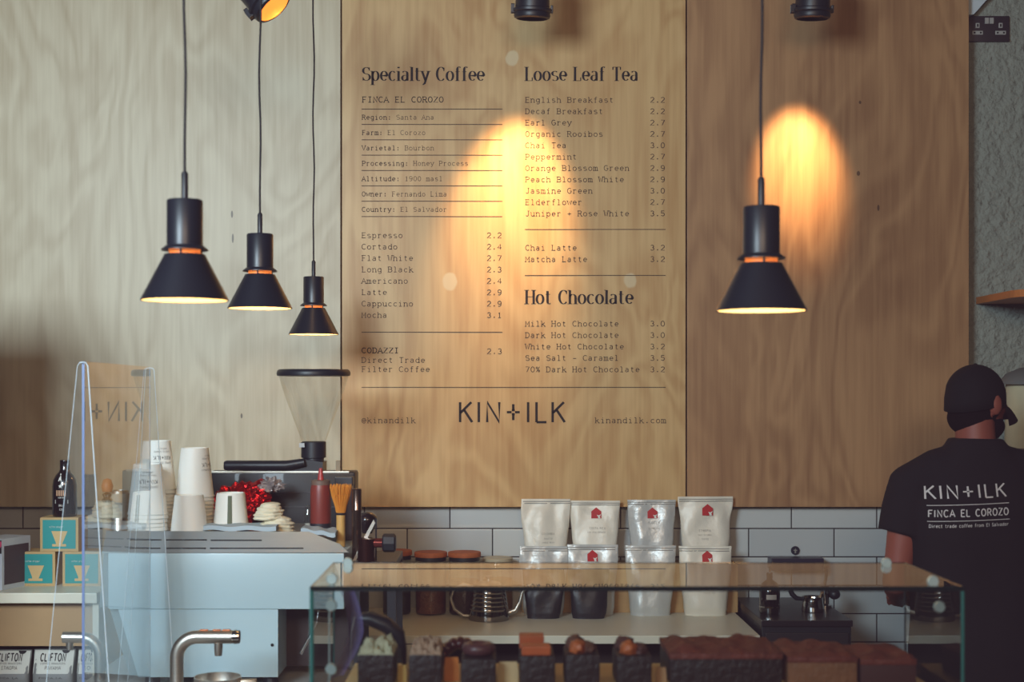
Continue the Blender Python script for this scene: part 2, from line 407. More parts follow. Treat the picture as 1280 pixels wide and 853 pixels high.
# tiled splashback (long flat metro tiles in half bond, dark grout)
def tile_material():
    m = bpy.data.materials.new('metro_tiles'); t, N, L, o = nt(m)
    b = N.new('ShaderNodeBsdfPrincipled'); L.new(b.outputs[0], o.inputs[0])
    g = N.new('ShaderNodeNewGeometry'); sp = N.new('ShaderNodeSeparateXYZ'); L.new(g.outputs['Position'], sp.inputs[0])
    def M2(op, a, b2, c=0.):
        x = N.new('ShaderNodeMath'); x.operation = op
        for i, v in enumerate((a, b2, c)):
            if isinstance(v, (int, float)): x.inputs[i].default_value = v
            else: L.new(v, x.inputs[i])
        return x.outputs[0]
    W, H = .3025, .1006
    zr = M2('DIVIDE', M2('SUBTRACT', sp.outputs[2], 1.1046-10*H), H)
    row = M2('FLOOR', zr, 0); fz = M2('FRACT', zr, 0)
    odd = M2('MODULO', row, 2.)
    xr = M2('ADD', M2('DIVIDE', M2('SUBTRACT', sp.outputs[0], -.3147-20*W), W), M2('MULTIPLY', odd, .5))
    fx = M2('FRACT', xr, 0); col = M2('FLOOR', xr, 0)
    dx = M2('MULTIPLY', M2('MINIMUM', fx, M2('SUBTRACT', 1., fx)), W)
    dz = M2('MULTIPLY', M2('MINIMUM', fz, M2('SUBTRACT', 1., fz)), H)
    d = M2('MINIMUM', dx, dz)
    mr = N.new('ShaderNodeMapRange'); L.new(d, mr.inputs[0]); mr.inputs[1].default_value = .0016; mr.inputs[2].default_value = .0026
    cv = N.new('ShaderNodeCombineXYZ'); L.new(col, cv.inputs[0]); L.new(row, cv.inputs[1])
    wn = N.new('ShaderNodeTexWhiteNoise'); L.new(cv.outputs[0], wn.inputs['Vector'])
    tc = N.new('ShaderNodeMix'); tc.data_type = 'RGBA'; L.new(wn.outputs['Value'], tc.inputs[0])
    tc.inputs[6].default_value = srgb(186, 190, 190); tc.inputs[7].default_value = srgb(200, 203, 201)
    mx = N.new('ShaderNodeMix'); mx.data_type = 'RGBA'; L.new(mr.outputs[0], mx.inputs[0]); mx.inputs[6].default_value = srgb(30, 26, 28); L.new(tc.outputs[2], mx.inputs[7])
    L.new(mx.outputs[2], b.inputs['Base Color'])
    rr = N.new('ShaderNodeMapRange'); L.new(mr.outputs[0], rr.inputs[0]); rr.inputs[3].default_value = .9; rr.inputs[4].default_value = .3
    L.new(rr.outputs[0], b.inputs['Roughness'])
    h = N.new('ShaderNodeMapRange'); L.new(d, h.inputs[0]); h.inputs[1].default_value = 0; h.inputs[2].default_value = .006
    bp = N.new('ShaderNodeBump'); bp.inputs['Strength'].default_value = .5; bp.inputs['Distance'].default_value = .002; L.new(h.outputs[0], bp.inputs['Height']); L.new(bp.outputs[0], b.inputs['Normal'])
    return m
struct('trim_1', MB().box(RX0, RX1, 5.04, RY1, 0, 1.40), tile_material(), 'band of long grey wall tiles with dark grout under the plywood panels')

# ------------------------------------------------------------------ plywood panels and the menu
YP = 4.99
def pw(x, y): p = P(x, y, YP); return p.x, p.z
zb = Z_(634, YP); zt = RZ-.02
xl0, xl1 = RX0+.02, X_(425.5, YP); xm0, xm1 = X_(427.5, YP), X_(857, YP); xr0, xr1 = X_(859, YP), X_(1211, YP)
plug = (214, 194, 156); crack = (60, 40, 32)
def mk(x, y, rx, ry, c): return (*pw(x, y), rx*YP/F, ry*YP/F, c)
M_pl = plywood('birch_ply_left', (205, 192, 164), (176, 158, 128), 3.1, [mk(290, 268, 1.3, 4.5, crack), mk(291, 298, 1.2, 5.5, crack), mk(302, 520, 1.2, 3, crack)])  # same ply tinted paler and greyer, cool daylight put into the colour
M_pm = plywood('birch_ply_menu', (212, 175, 122), (180, 135, 84), 8.3, [mk(562, 352, 9, 11, plug), mk(788, 351, 8, 9, plug), mk(640, 73, 8, 10, plug)])  # same ply tinted warmer, lamplight on the menu put into the colour
M_pr = plywood('birch_ply_right', (180, 138, 98), (142, 102, 70), 15.7, [mk(1075, 128, 1.5, 2, crack), mk(1098, 260, 1.5, 4, crack), mk(1073, 217, 2, 3, crack)])  # same ply tinted darker, light falling off to the right put into the colour
for (x0, x1, m, lab) in ((xl0, xl1, M_pl, 'left plywood wall panel, daylight put into its pale tint, behind the three hanging lamps'),
                         (xr0, xr1, M_pr, 'right plywood wall panel, tinted darker for the weaker light, behind the single hanging lamp')):
    tag(MB().box(x0, x1, YP, 5.039, zb, zt, .0008).build('plywood_panel', m), lab, 'wall panel')
menu = tag(MB().box(xm0, xm1, YP, 5.039, zb, zt, .0008).build('plywood_panel', M_pm), 'central plywood wall panel printed with the drinks menu', 'wall panel')
u = YP/F
def mapwall(x, y):   # x,y given as photo pixels on the panel face
    return Vector(((x-VX)*u, YP-.0008, EYE-(y-VY)*u))
def wall_rows(name, rows, m, label=None):
    """rows (text, x0, x1, baseline_px, cap_px, style, weight)"""
    mb = MB()
    for (txt, x0, x1, yb, cap, style, wt) in rows:
        q, w = text_quads(txt, style, wt); s = cap/10.; xs = (x1-x0)/w if x1 is not None else s
        for quad in q: mb.add([mapwall(x0+v.x*xs, yb-v.y*s) for v in quad], [[0, 1, 2, 3]])
    me = bpy.data.meshes.new(name); me.from_pydata([tuple(v) for v in mb.v], [], mb.f); me.materials.append(m); me.update()
    o = bpy.data.objects.new(name, me); C.objects.link(o); o.parent = menu
    if label: o['label'] = label
    return o
def rule(x0, x1, y, h=.9):
    mb = MB(); mb.add([mapwall(x0, y-h/2), mapwall(x1, y-h/2), mapwall(x1, y+h/2), mapwall(x0, y+h/2)], [[0, 1, 2, 3]])
    me = bpy.data.meshes.new('rule_line'); me.from_pydata([tuple(v) for v in mb.v], [], mb.f); me.materials.append(M_ink2); me.update()
    o = bpy.data.objects.new('rule_line', me); C.objects.link(o); o.parent = menu
wall_rows('menu_heading', [('Specialty Coffee', 453, 607, 101, 17, 'dido', 1)], M_ink, 'heading reading Specialty Coffee')
wall_rows('menu_heading', [('Loose Leaf Tea', 657, 799, 101, 17, 'dido', 1)], M_ink, 'heading reading Loose Leaf Tea')
wall_rows('menu_heading', [('Hot Chocolate', 657, 793, 380, 17, 'dido', 1)], M_ink, 'heading reading Hot Chocolate')
wall_rows('menu_item', [('FINCA EL COROZO', 452, 555, 128, 6.8, 'mono', 1.35)], M_ink)
ADV = 6.55
for i, (k, v) in enumerate([('Region:', 'Santa Ana'), ('Farm:', 'El Corozo'), ('Varietal:', 'Bourbon'), ('Processing:', 'Honey Process'), ('Altitude:', '1900 masl'), ('Owner:', 'Fernando Lima'), ('Country:', 'El Salvador')]):
    y = 149.5+i*19.2; a = 5.35
    n = len(k)
    wall_rows('menu_caption', [(k, 452, 452+n*a, y, 5.6, 'mono', 1.5)], M_ink2)
    wall_rows('menu_detail', [(v, 452+(n+1)*a, 452+(n+1+len(v))*a, y, 5.6, 'mono', 1.0)], M_ink2)
for i in range(8): rule(452, 628, 136.5+i*19.2)
def price_row(t, p, x0, xp, y, cap=6.4):
    wall_rows('menu_item', [(t, x0, x0+len(t)*ADV, y, cap, 'mono', 1.15)], M_ink2)
    wall_rows('menu_price', [(p, xp, xp+3*ADV, y, cap, 'mono', 1.25)], M_ink2)
for i, (t, p) in enumerate([('Espresso', '2.2'), ('Cortado', '2.4'), ('Flat White', '2.7'), ('Long Black', '2.3'), ('Americano', '2.4'), ('Latte', '2.9'), ('Cappuccino', '2.9'), ('Mocha', '3.1')]):
    price_row(t, p, 451.5, 608, 297.5+i*14.25)
rule(452, 628, 415.5)
wall_rows('menu_item', [('CODAZZI', 451.5, 499, 441.5, 6.4, 'mono', 1.5)], M_ink)
wall_rows('menu_price', [('2.3', 608, 628, 442.5, 6.4, 'mono', 1.2)], M_ink2)
wall_rows('menu_item', [('Direct Trade', 451.5, 532, 453.5, 6.4, 'mono', 1.15)], M_ink2)
wall_rows('menu_item', [('Filter Coffee', 451.5, 538, 465, 6.4, 'mono', 1.15)], M_ink2)
for i, (t, p) in enumerate([('English Breakfast', '2.2'), ('Decaf Breakfast', '2.2'), ('Earl Grey', '2.7'), ('Organic Rooibos', '2.7'), ('Chai Tea', '3.0'), ('Peppermint', '2.7'), ('Orange Blossom Green', '2.9'), ('Peach Blossom White', '2.9'), ('Jasmine Green', '3.0'), ('Elderflower', '2.7'), ('Juniper + Rose White', '3.5')]):
    price_row(t, p, 656, 812, 128.2+i*14.2)
rule(656, 832, 287)
for i, (t, p) in enumerate([('Chai Latte', '3.2'), ('Matcha Latte', '3.2')]): price_row(t, p, 656, 812, 313+i*14.3)
rule(656, 832, 344.5)
for i, (t, p) in enumerate([('Milk Hot Chocolate', '3.0'), ('Dark Hot Chocolate', '3.0'), ('White Hot Chocolate', '3.2'), ('Sea Salt - Caramel', '3.5'), ('70% Dark Hot Chocolate', '3.2')]):
    price_row(t, p, 656, 812, 408+i*14.3)
rule(452, 832, 484.5)
wall_rows('menu_footer', [('@kinandilk', 451.5, 520, 529, 6.6, 'mono', 1.1)], M_ink2)
wall_rows('menu_footer', [('kinandilk.com', 743, 833, 529, 6.6, 'mono', 1.1)], M_ink2)
wall_rows('shop_logo', [('KIN~ILK', 573, 711, 528, 25, 'sans', 1.15)], M_ink, 'large wide lettering reading KIN+ILK')

# ------------------------------------------------------------------ pendants
def make_pendant(label, Y, cx, ry):
    loc = P(cx, ry, Y)
    t = thing('pendant_lamp', label, 'pendant lamp', loc, 0, 'black pendant lamps')
    k = .158/108   # metres per measured pixel at the lamp
    sh = [(.079, 0), (.0795, .002), (35*k/1.46, .083), (.033, .0855), (.0315, .0855), (.034, .080), (.0765, .002)]
    o = MB().lathe([(.079, 0), (.0795, .0015), (.0365, .0845), (.0355, .0845), (.0775, .0)], n=48, close=True).build('lamp_shade', M_lamp, t, 40)
    MB().lathe([(.0765, .0008), (.0348, .0835)], n=48).build('shade_lining', M_cream, t, 40)['label'] = 'cream white inner lining'
    MB().lathe([(.0325, .0975), (.0425, .0915), (.0425, .0935), (.034, .1005)], n=48, close=True).build('collar', M_lamp, t, 40)
    MB().lathe([(.0, .098), (.0325, .098), (.0325, .182), (.031, .184), (0, .184)], n=40).build('lamp_cap', M_lamp, t, 40)
    s = MB()
    for i in range(3): a = i*2*PI/3+.5; s.tube([(.031*math.cos(a), .031*math.sin(a), .08), (.031*math.cos(a), .031*math.sin(a), .1)], .002, 6)
    s.build('spacer', M_lamp, t)
    MB().lathe([(0, .184), (.0062, .184), (.0062, .232), (.004, .236), (0, .236)], n=16).build('cord_grip', M_black, t, 40)
    MB().ball((0, 0, .052), .021, .021, .026).lathe([(0, .07), (.014, .07), (.014, .1), (0, .1)], n=20).build('bulb', mat('warm_bulb', (255, 196, 120), .4, emit=1.6), t, 60)
    h = RZ-loc.z; pts = []
    sd = cx
    for i in range(25):
        z = .232+(h-.25)*i/24; a = math.sin(i*1.1+sd)*.0022*min(1, i/4)
        pts.append((a, 0, z))
    MB().tube(pts, .0026, 8).build('cord', M_cord, t, 60)
    MB().lathe([(0, h-.03), (.045, h-.03), (.05, h-.024), (.05, h), (0, h)], n=32).build('ceiling_rose', M_lamp, t, 40)
    MB().lathe([(.0285, .0835), (.0285, .0985)], n=40).build('glow_ring', mat('orange_glow', (216, 128, 62), .5, emit=.55), t)['label'] = 'orange self-glowing ring standing for bulb light in the gap under the cap'  # emissive ring stands in for bulb light showing through the gap
    L = bpy.data.lights.new('lamp_glow', 'POINT'); L.energy = 1.1; L.color = (1, .76, .46); L.shadow_soft_size = .008
    lo = bpy.data.objects.new('lamp_glow', L); C.objects.link(lo); lo.location = loc+Vector((0, 0, .014))
make_pendant('largest and nearest of the three black cone pendant lamps on the left', 2.6, 231, 376)
make_pendant('middle one of the three black cone pendant lamps on the left', 3.51, 325, 386)
make_pendant('smallest black cone pendant lamp, hanging above the coffee grinder hopper', 4.53, 392, 418.5)
make_pendant('black cone pendant lamp hanging alone before the right plywood panel', 2.51, 951.5, 389)

# ------------------------------------------------------------------ spot lights
def track_spot(label, Y, cx, cy, aim, pitch_m, lit, energy, size, blend, soft):
    loc = P(cx, cy, Y)
    t = thing('ceiling_spotlight', label, 'spotlight', loc, 0, 'black ceiling spotlights')
    # local axis: -z is the beam direction
    R = Vector((0, 0, -1)).rotation_difference(Vector(pitch_m).normalized()).to_matrix()
    MB().lathe([(.05, 0), (.058, .004), (.06, .012), (.058, .02), (.064, .024), (.064, .032), (.056, .036), (.054, .15), (.045, .165), (0, .165)], n=40, M=R).build('spot_body', M_black, t, 40)
    b = MB()
    for s in (-1, 1): b.box(s*.06, s*.068, -.012, .012, .02, .045, .002, M=R.to_4x4())
    b.build('clip', M_black, t)
    MB().lathe([(.049, 0.002), (.03, .05), (0, .06)], n=32, M=R).build('reflector', mat('warm_reflector', (255, 150, 60), .3, .2, emit=lit) if lit > .5 else mat('dark_baffle', (16, 14, 16), .7), t, 50)
    top = R @ Vector((0, 0, .12)); h = RZ-loc.z
    MB().tube([top, (top.x, top.y, h)], .009, 12).build('stem', M_black, t, 50)
    MB().lathe([(0, h-.02), (.05, h-.02), (.05, h), (0, h)], top.x, top.y, 0, 24).build('ceiling_plate', M_black, t, 40)
    L = bpy.data.lights.new('spot_beam', 'SPOT'); L.energy = energy; L.color = (1, .62, .29); L.spot_size = math.radians(size); L.spot_blend = blend; L.shadow_soft_size = soft
    lo = bpy.data.objects.new('spot_beam', L); C.objects.link(lo); lo.location = loc+Vector(pitch_m).normalized()*.012
    tgt = Vector(aim)-lo.location
    lo.rotation_euler = tgt.to_track_quat('-Z', 'Y').to_euler()
YS = 4.66
track_spot('black ceiling spotlight above the menu headings pointing down', YS, 665, 24, P(641, 255, YP), (-.03, .12, -1), .1, 98, 46, 1, .03)
track_spot('black ceiling spotlight pointing down above the right plywood panel', YS, 1015, 24, P(998, 205, YP), (-.02, .12, -1), .1, 110, 38, 1, .03)
track_spot('tilted black ceiling spotlight with glowing orange mouth at upper left', 3.9, 343, 10, P(560, 420, YP), (.62, -.15, -.72), 1.2, 5, 70, 1, .05)

# ------------------------------------------------------------------ socket, shelf end and other bits on the right wall
YW = 5.06
def socket():
    c = P(1236, 36, YW); t = thing('wall_socket', 'dark double wall socket beside the top of the right plywood panel', 'socket', (c.x, RY1, c.z))
    w = 26*YW/F
    MB().box(-w, w, -.012, 0, -.046, .046, .004).build('faceplate', mat('dark_faceplate', (58, 50, 56), .4, .2), t, 30)
    wp = mat('pale_plug_holes', (170, 168, 165), .5)
    for s in (-1, 1):
        x = s*.041
        a = MB().box(x-.007, x+.007, -.0145, -.011, .002, .020, .0015).build('earth_hole', wp, t)
        MB().box(x-.0025, x+.0025, -.0155, -.0135, .006, .016).build('slot', M_dark, a)
        a = MB().box(x-.019, x+.019, -.0145, -.011, -.022, -.008, .0015).build('pin_holes', wp, t)
        for q in (-1, 1): MB().box(x+q*.011-.003, x+q*.011+.003, -.0155, -.0135, -.018, -.012).build('slot', M_dark, a)
        MB().box(s*.0085-.007, s*.0085+.007, -.018, -.011, .016, .038, .0015).build('switch', wp, t)
socket()
tag(MB().prism([(X_(1205, 5), Z_(-25, 5)), (X_(1262, 5), Z_(-25, 5)), (X_(1236, 5), Z_(-2, 5)), (X_(1221, 5), Z_(15, 5)), (X_(1205, 5), Z_(17, 5))], 5.03, RY1-.002).build('pipe_boxing', mat('white_gloss_paint', (205, 215, 222), .4)), 'white painted boxing with slanted edge above the dark wall socket', 'boxing')
def end_shelf():
    Y = 4.85; z = Z_(371, Y); x = X_(1247, Y)
    pts = [(x+.10-.10*math.cos(a*PI/12), Y-.12-.0*a+.10*0+(-.10*math.sin(a*PI/12))*1) for a in range(7)]
    mb = MB(); top = [(p[0], p[1]) for p in pts]+[(RX1-.02, Y-.22), (RX1-.02, RY1-.003), (x, RY1-.003)]
    n = len(top); vs = [(a, b, z-.012) for a, b in top]+[(a, b, z+.012) for a, b in top]
    mb.add(vs, [list(range(n)), list(range(2*n-1, n-1, -1))]+[[i, (i+1) % n, n+(i+1) % n, n+i] for i in range(n)])
    tag(mb.build('wall_shelf', mat('orange_wood', (196, 122, 66), .5, stretch=(1, 8, 8))), 'thin orange wooden shelf end on the plaster wall at the right edge', 'shelf')
end_shelf()
def dispenser():
    Y = 4.78; c = P(1292, 560, Y)
    t = thing('drinks_dispenser', 'pale glass drinks dispenser with grey domed lid behind the person in the cap', 'dispenser', c)
    w = 34*Y/F
    MB().lathe([(0, 0), (w, 0), (w*1.02, .02), (w, .2), (w*.96, .215)], n=40).build('tank', mat('milky_glass', (196, 190, 160), .25, coat=.5), t, 40)
    MB().lathe([(w*1.25, .213), (w*1.22, .222), (w*.95, .25), (w*.5, .268), (0, .275)], n=40).build('lid', mat('grey_lid', (104, 108, 108), .5), t, 60)
    MB().box(-w-.02, w+.05, -w, w, -.30, 0, .004).build('stand', mat('stand_grey', (90, 84, 80), .6), t)
    for s in (-.7, .6): MB().box(w*s-.012, w*s+.012, -w, w, -c.z, -.30, .002).build('leg', M_black, t)
dispenser()

# ------------------------------------------------------------------ back bench on the right with everything on it
BZ = .925; BY0 = 4.46
def bench():
    x0, x1 = X_(430, BY0)-.1, X_(950, BY0)
    t = thing('back_bench', 'long white back bench with square end panel holding bags, jars and kettle', 'bench', ((x0+x1)/2, BY0, 0))
    w = (x1-x0)/2
    MB().box(-w, w, 0, 5.038-BY0, BZ-.026, BZ, .0015).build('bench_top', M_white, t)
    for s in (-1, 1): MB().box(s*w-(.026 if s > 0 else 0), s*w+(0 if s > 0 else .026), .001, 5.037-BY0, 0, BZ-.026, .0015).build('end_panel', M_white, t)
    MB().box(-w+.03, w-.03, .28, .30, .12, BZ-.03).build('shade_sheet', mat('bench_shadow_brown', (62, 48, 46), .8), t)['label'] = 'dark brown sheet standing for the shade under the bench'  # dark sheet stands for the shade in the open space below
bench()
tag(MB().box(X_(652, 4.95), X_(921, 4.95), 4.926, 5.036, BZ, 1.093, .002).build('riser_box', mat('riser_ply', (186, 146, 96), .5, stretch=(1, 8, 8), scale=12)), 'tan wooden riser box behind the lower row of silver coffee pouches', 'riser')

M_pouch = mat('silver_white_pouch', (232, 224, 208), .42, .05, var=.08, scale=8, bump=1.0, bscale=22)
M_pouch2 = mat('silver_grey_pouch', (206, 206, 202), .36, .2, var=.1, scale=8, bump=1.2, bscale=22)
M_pouchb = mat('black_pouch', (38, 36, 42), .4, .1, var=.1, scale=8, bump=.6, bscale=26)
M_red = mat('logo_red', (184, 26, 30), .5); M_prt = mat('faint_grey_print', (142, 138, 130), .6); M_wprt = mat('white_print', (225, 222, 214), .6)
def pouch(name, label, x0, x1, ytop, Y, base_z, m, depth=.034, logo=None, lines=(), group=None, textm=None, seed=0, topw=1., lean=0.):
    cx = X_((x0+x1)/2, Y); w = (x1-x0)/2*Y/F; h = Z_(ytop, Y)-base_z
    t = thing(name, label, 'coffee bag', (cx, Y, base_z), 0, group)
    secs = []; n = 22
    for i in range(n+1):
        k = i/n; z = h*k
        rx = w*(.80+.20*min(1, k*1.15)) * (1+.012*math.sin(k*9+seed)); ry = depth*(math.cos(min(1, max(0, (k-.12)/.80))*PI/2)**.8 if k < .92 else 0)+.0022
        if k < .05: ry *= .9; rx *= .97
        secs.append((0, 0, z, rx, ry, .05*math.sin(seed+k*2)))
    mb = MB().loft(secs, 40, 2.6)
    for v in mb.v:                                     # creases
        k = v.z/h; a = noise.noise(Vector((v.x*24+seed*5, seed, v.z*12)))
        v.y += a*.010*(1-abs(k-.55))*(1 if k < .93 else .25)
        v.x += .004*noise.noise(Vector((seed*3, v.z*16, v.x*9)))
        dg = abs(v.x)/w-(1.18-k*.6)
        if .3 < k < .86 and v.y < -.004: v.y += min(.009, -v.y*.5)*max(0, min(1, dg*4))*(1 if v.x > 0 or seed > 6 else .4)   # sunk gusset corners
        v.y += lean*k
        # side pinch: fold lines running from upper corners to the centre
        if k > .45: v.y += .011*math.sin(abs(v.x)/w*5.5+k*5+seed)*(k-.45)*(1 if k < .93 else .2)
    b = mb.build('pouch_body', m, t, 50)
    pf = project(b)
    # heat seal, its shadow lines drawn as thin coloured strips
    sb = MB(); zs = h*.925
    N = 14
    for r in range(2):
        for i in range(N):
            xa, xb = -w*.985+2*w*.985*i/N, -w*.985+2*w*.985*(i+1)/N
            z0 = zs+r*h*.03
            sb.add([pf(xa, z0), pf(xb, z0), pf(xb, z0+h*.012), pf(xa, z0+h*.012)], [[0, 1, 2, 3]])
    sb.build('seal_shadow', M_prt if m is not M_pouchb else M_black, b)
    if logo:
        lx, lz, s = logo; lx = lx*w; lz = lz*h
        q = MB(); pts = [(-1, -1), (1, -1), (1, .35), (0, 1.15), (-1, .35)]
        def pp(a, c, o=.0): v = pf(lx+a*s, lz+c*s); yb_ = [min(pf(lx+q*s, lz+zz*s).y for q in (-.8, 0, .8)) for zz in (-.9, 1)]; v.y = yb_[0]+(yb_[1]-yb_[0])*(c+1)/2.1-.0014-o; return v
        q.add([pp(a, c) for a, c in pts], [[0, 1, 2, 3, 4]]).build('red_house_logo', M_red, b)
        q = MB(); q.add([pp(*c, .0008) for c in ((.35, -.98), (.8, -.98), (.7, -.6), (.98, -.15), (.5, -.4), (.1, -.3), (.3, -.65))], [[0, 1, 2, 3, 4, 5, 6]]).build('white_leaf_mark', M_wprt, b)
    if lines:
        rows = []
        for (txt, xx, zz, cap, wt) in lines:
            qd, ww = text_quads(txt, 'sans', wt); tw = ww*cap/10
            rows.append((txt, xx*w-tw/2, xx*w+tw/2, zz*h, cap, 'sans', wt))
        o = lettering('pouch_print', rows, textm or M_prt, b, pf)
    return t
GR1 = 'silver coffee pouches on the riser'; GR2 = 'silver coffee pouches standing on the white bench'
UZ = 1.093; YU = 4.958
tl = [('SINGLE ORIGIN', 0, .34, .006, 1), ('COFFEE BEANS', 0, .28, .005, 1), ('WHOLE BEAN 250', 0, .23, .004, 1)]
pouch('coffee_pouch', 'plain silver coffee pouch at the left end of the upper row', 651, 713, 624, YU, UZ, M_pouch, .026, None, [('COLOMBIA', .1, .45, .007, 1), ('ROASTED', .1, .38, .005, 1), ('WHOLE BEAN', .1, .32, .005, 1)], GR1, seed=1.2)
pouch('coffee_pouch', 'second upper row coffee pouch from the left, red house logo', 712, 775, 626, YU, UZ, M_pouch, .026, (.05, .80, .0175), [('COSTA RICA', .1, .55, .007, 1), ('SAN JOSE WASHED', .05, .49, .005, 1)], GR1, seed=2.9)
pouch('coffee_pouch', 'grey topped upper row pouch with dark red logo, third from left', 784, 845, 625, YU, UZ, M_pouch2, .026, (.02, .79, .0175), [('KINILK', .1, .62, .010, .8), ('ESPRESSO', .1, .54, .006, 1)], GR1, seed=4.1)
pouch('coffee_pouch', 'tallest upper row coffee pouch at the right end, red logo', 848, 916, 621, YU, UZ, M_pouch, .026, (.05, .80, .0185), [('ETHIOPIA', -.05, .48, .007, 1), ('GUJI NATURAL', -.05, .42, .005, 1), ('COFFEE', -.05, .36, .005, 1)], GR1, seed=5.6)
YB = 4.885
pouch('coffee_pouch', 'silver pouch without logo at the left end of the lower row', 649, 710, 683, YB, BZ, M_pouch2, .034, None, [], GR2, seed=7.3)
pouch('coffee_pouch', 'lower row silver pouch with red logo, behind the right black bag', 709, 773, 681, YB, BZ, M_pouch2, .034, (-.02, .84, .0175), [], GR2, seed=8.8)
pouch('coffee_pouch', 'crinkled plain silver pouch, third from left in the lower row', 781, 845, 682, YB, BZ, M_pouch2, .036, None, [], GR2, seed=9.4)
pouch('coffee_pouch', 'lower row white pouch with red logo at the right end of the bench', 848, 915, 683, YB, BZ, M_pouch, .036, (.06, .85, .0175), [('SINGLE ORIGIN', .1, .38, .006, 1), ('COFFEE 250', .1, .32, .005, 1)], GR2, seed=3.3)
pouch('coffee_bag', 'left one of two short black coffee bags before the silver pouches', 653, 706, 712, 4.81, BZ, M_pouchb, .026, None, [('KIN', .35, .78, .012, .9), ('COFFEE ROAST', .1, .55, .006, .9)], 'short black coffee bags', M_prt, seed=2.2)
pouch('coffee_bag', 'right one of two short black coffee bags before the silver pouches', 710, 762, 712, 4.81, BZ, M_pouchb, .026, None, [('HOUSE', 0, .7, .008, .9), ('BLEND', 0, .6, .006, .9)], 'short black coffee bags', M_prt, seed=6.2)

# jars
M_cork = mat('orange_cork', (176, 96, 52), .7, scale=60, var=.25)
M_jglass = glass('jar_glass', (.9, .93, .92), .06)
M_beans = mat('coffee_beans', (120, 62, 34), .5, scale=90, var=.7, bump=2, bscale=120)
def jar(label, cx, ytop, Y, w_px, fill, fm):
    t = thing('storage_jar', label, 'jar', (X_(cx, Y), Y, BZ), 0, 'storage jars with orange lids')
    r = w_px/2*Y/F; h = Z_(ytop, Y)-BZ
    MB().lathe([(0, .003), (r*.9, .003), (r*.95, .012), (r*.95, h-.03), (r*.9, h-.016)], n=36).build('jar_glass', M_jglass, t, 40)
    MB().lathe([(0, .006), (r*.9, .006), (r*.9, h*fill), (0, h*fill+.004)], n=36).build('contents', fm, t, 40)
    MB().lathe([(r*.9, h-.03), (r*.94, h-.03), (r*.94, h-.014), (0, h-.014)], n=36).build('seal_band', M_black, t, 40)
    MB().lathe([(0, h-.016), (r, h-.016), (r*1.01, h-.012), (r, h-.002), (r*.97, h), (0, h+.001)], n=36).build('lid', M_cork, t, 40)
    return t
jar('orange lidded jar on the bench half hidden by the black portafilter knob', 496, 688, 4.9, 38, .7, mat('dark_tea', (44, 36, 38), .7, scale=80, var=.5, bump=1.5))
jar('orange lidded jar of brown beans, second from the left on the bench', 538.5, 690, 4.9, 41, .78, M_beans)
jar('orange lidded jar just left of the steel kettle', 580.5, 690, 4.9, 41, .55, mat('dark_beans', (62, 34, 26), .6, scale=90, var=.5, bump=1.5))
def pale_jar():
    Y = 4.97; t = thing('glass_canister', 'squat clear glass canister with pale flat lid behind the steel kettle', 'canister', (X_(622, Y), Y, BZ))
    h = Z_(697, Y)-BZ; r = .054
    MB().lathe([(0, .003), (r, .003), (r, h-.02), (r*.93, h-.01)], n=36).build('canister_glass', M_jglass, t, 40)
    MB().lathe([(0, .006), (r*.94, .006), (r*.94, h*.6), (0, h*.6)], n=36).build('contents', mat('sugar_tan', (150, 118, 84), .8), t, 40)
    MB().lathe([(0, h-.012), (r*.97, h-.012), (r*.97, h-.002), (r*.9, h), (0, h)], n=36).build('lid', mat('pale_lid', (190, 178, 150), .5), t, 40)
pale_jar()
def kettle():
    Y = 4.78; t = thing('pouring_kettle', 'shiny ribbed steel pouring kettle with curved handle on the white bench', 'kettle', (X_(611, Y), Y, BZ))
    r = .068
    prof = [(0, .0), (r, .0), (r*1.02, .006), (r*.98, .03)]
    for i in range(5): z = .034+i*.014; prof += [(r*(.965-.03*i), z), (r*(.985-.03*i), z+.005), (r*(.965-.03*i), z+.01)]
    prof += [(r*.78, .112), (r*.72, .118), (0, .118)]
    MB().lathe(prof, n=48).build('kettle_body', mat('mirror_steel', (150, 146, 142), .12, 1, var=.3, scale=25), t, 30)
    MB().lathe([(0, .118), (r*.62, .118), (r*.55, .125), (.008, .128), (.007, .136), (.011, .14), (.011, .146), (0, .148)], n=32).build('lid', M_steel, t, 40)
    MB().tube([(-.05, 0, .108), (-.085, 0, .118), (-.118, 0, .10), (-.128, 0, .07), (-.115, 0, .035), (-.085, 0, .012), (-.066, 0, .012)], [.006]*7, 10).build('handle', M_steel, t, 50)
    MB().tube([(.06, 0, .02), (.09, 0, .03), (.105, 0, .06), (.112, 0, .09), (.13, 0, .112), (.145, 0, .116)], [.011, .009, .007, .006, .005, .005], 10).build('spout', M_steel, t, 50)
kettle()

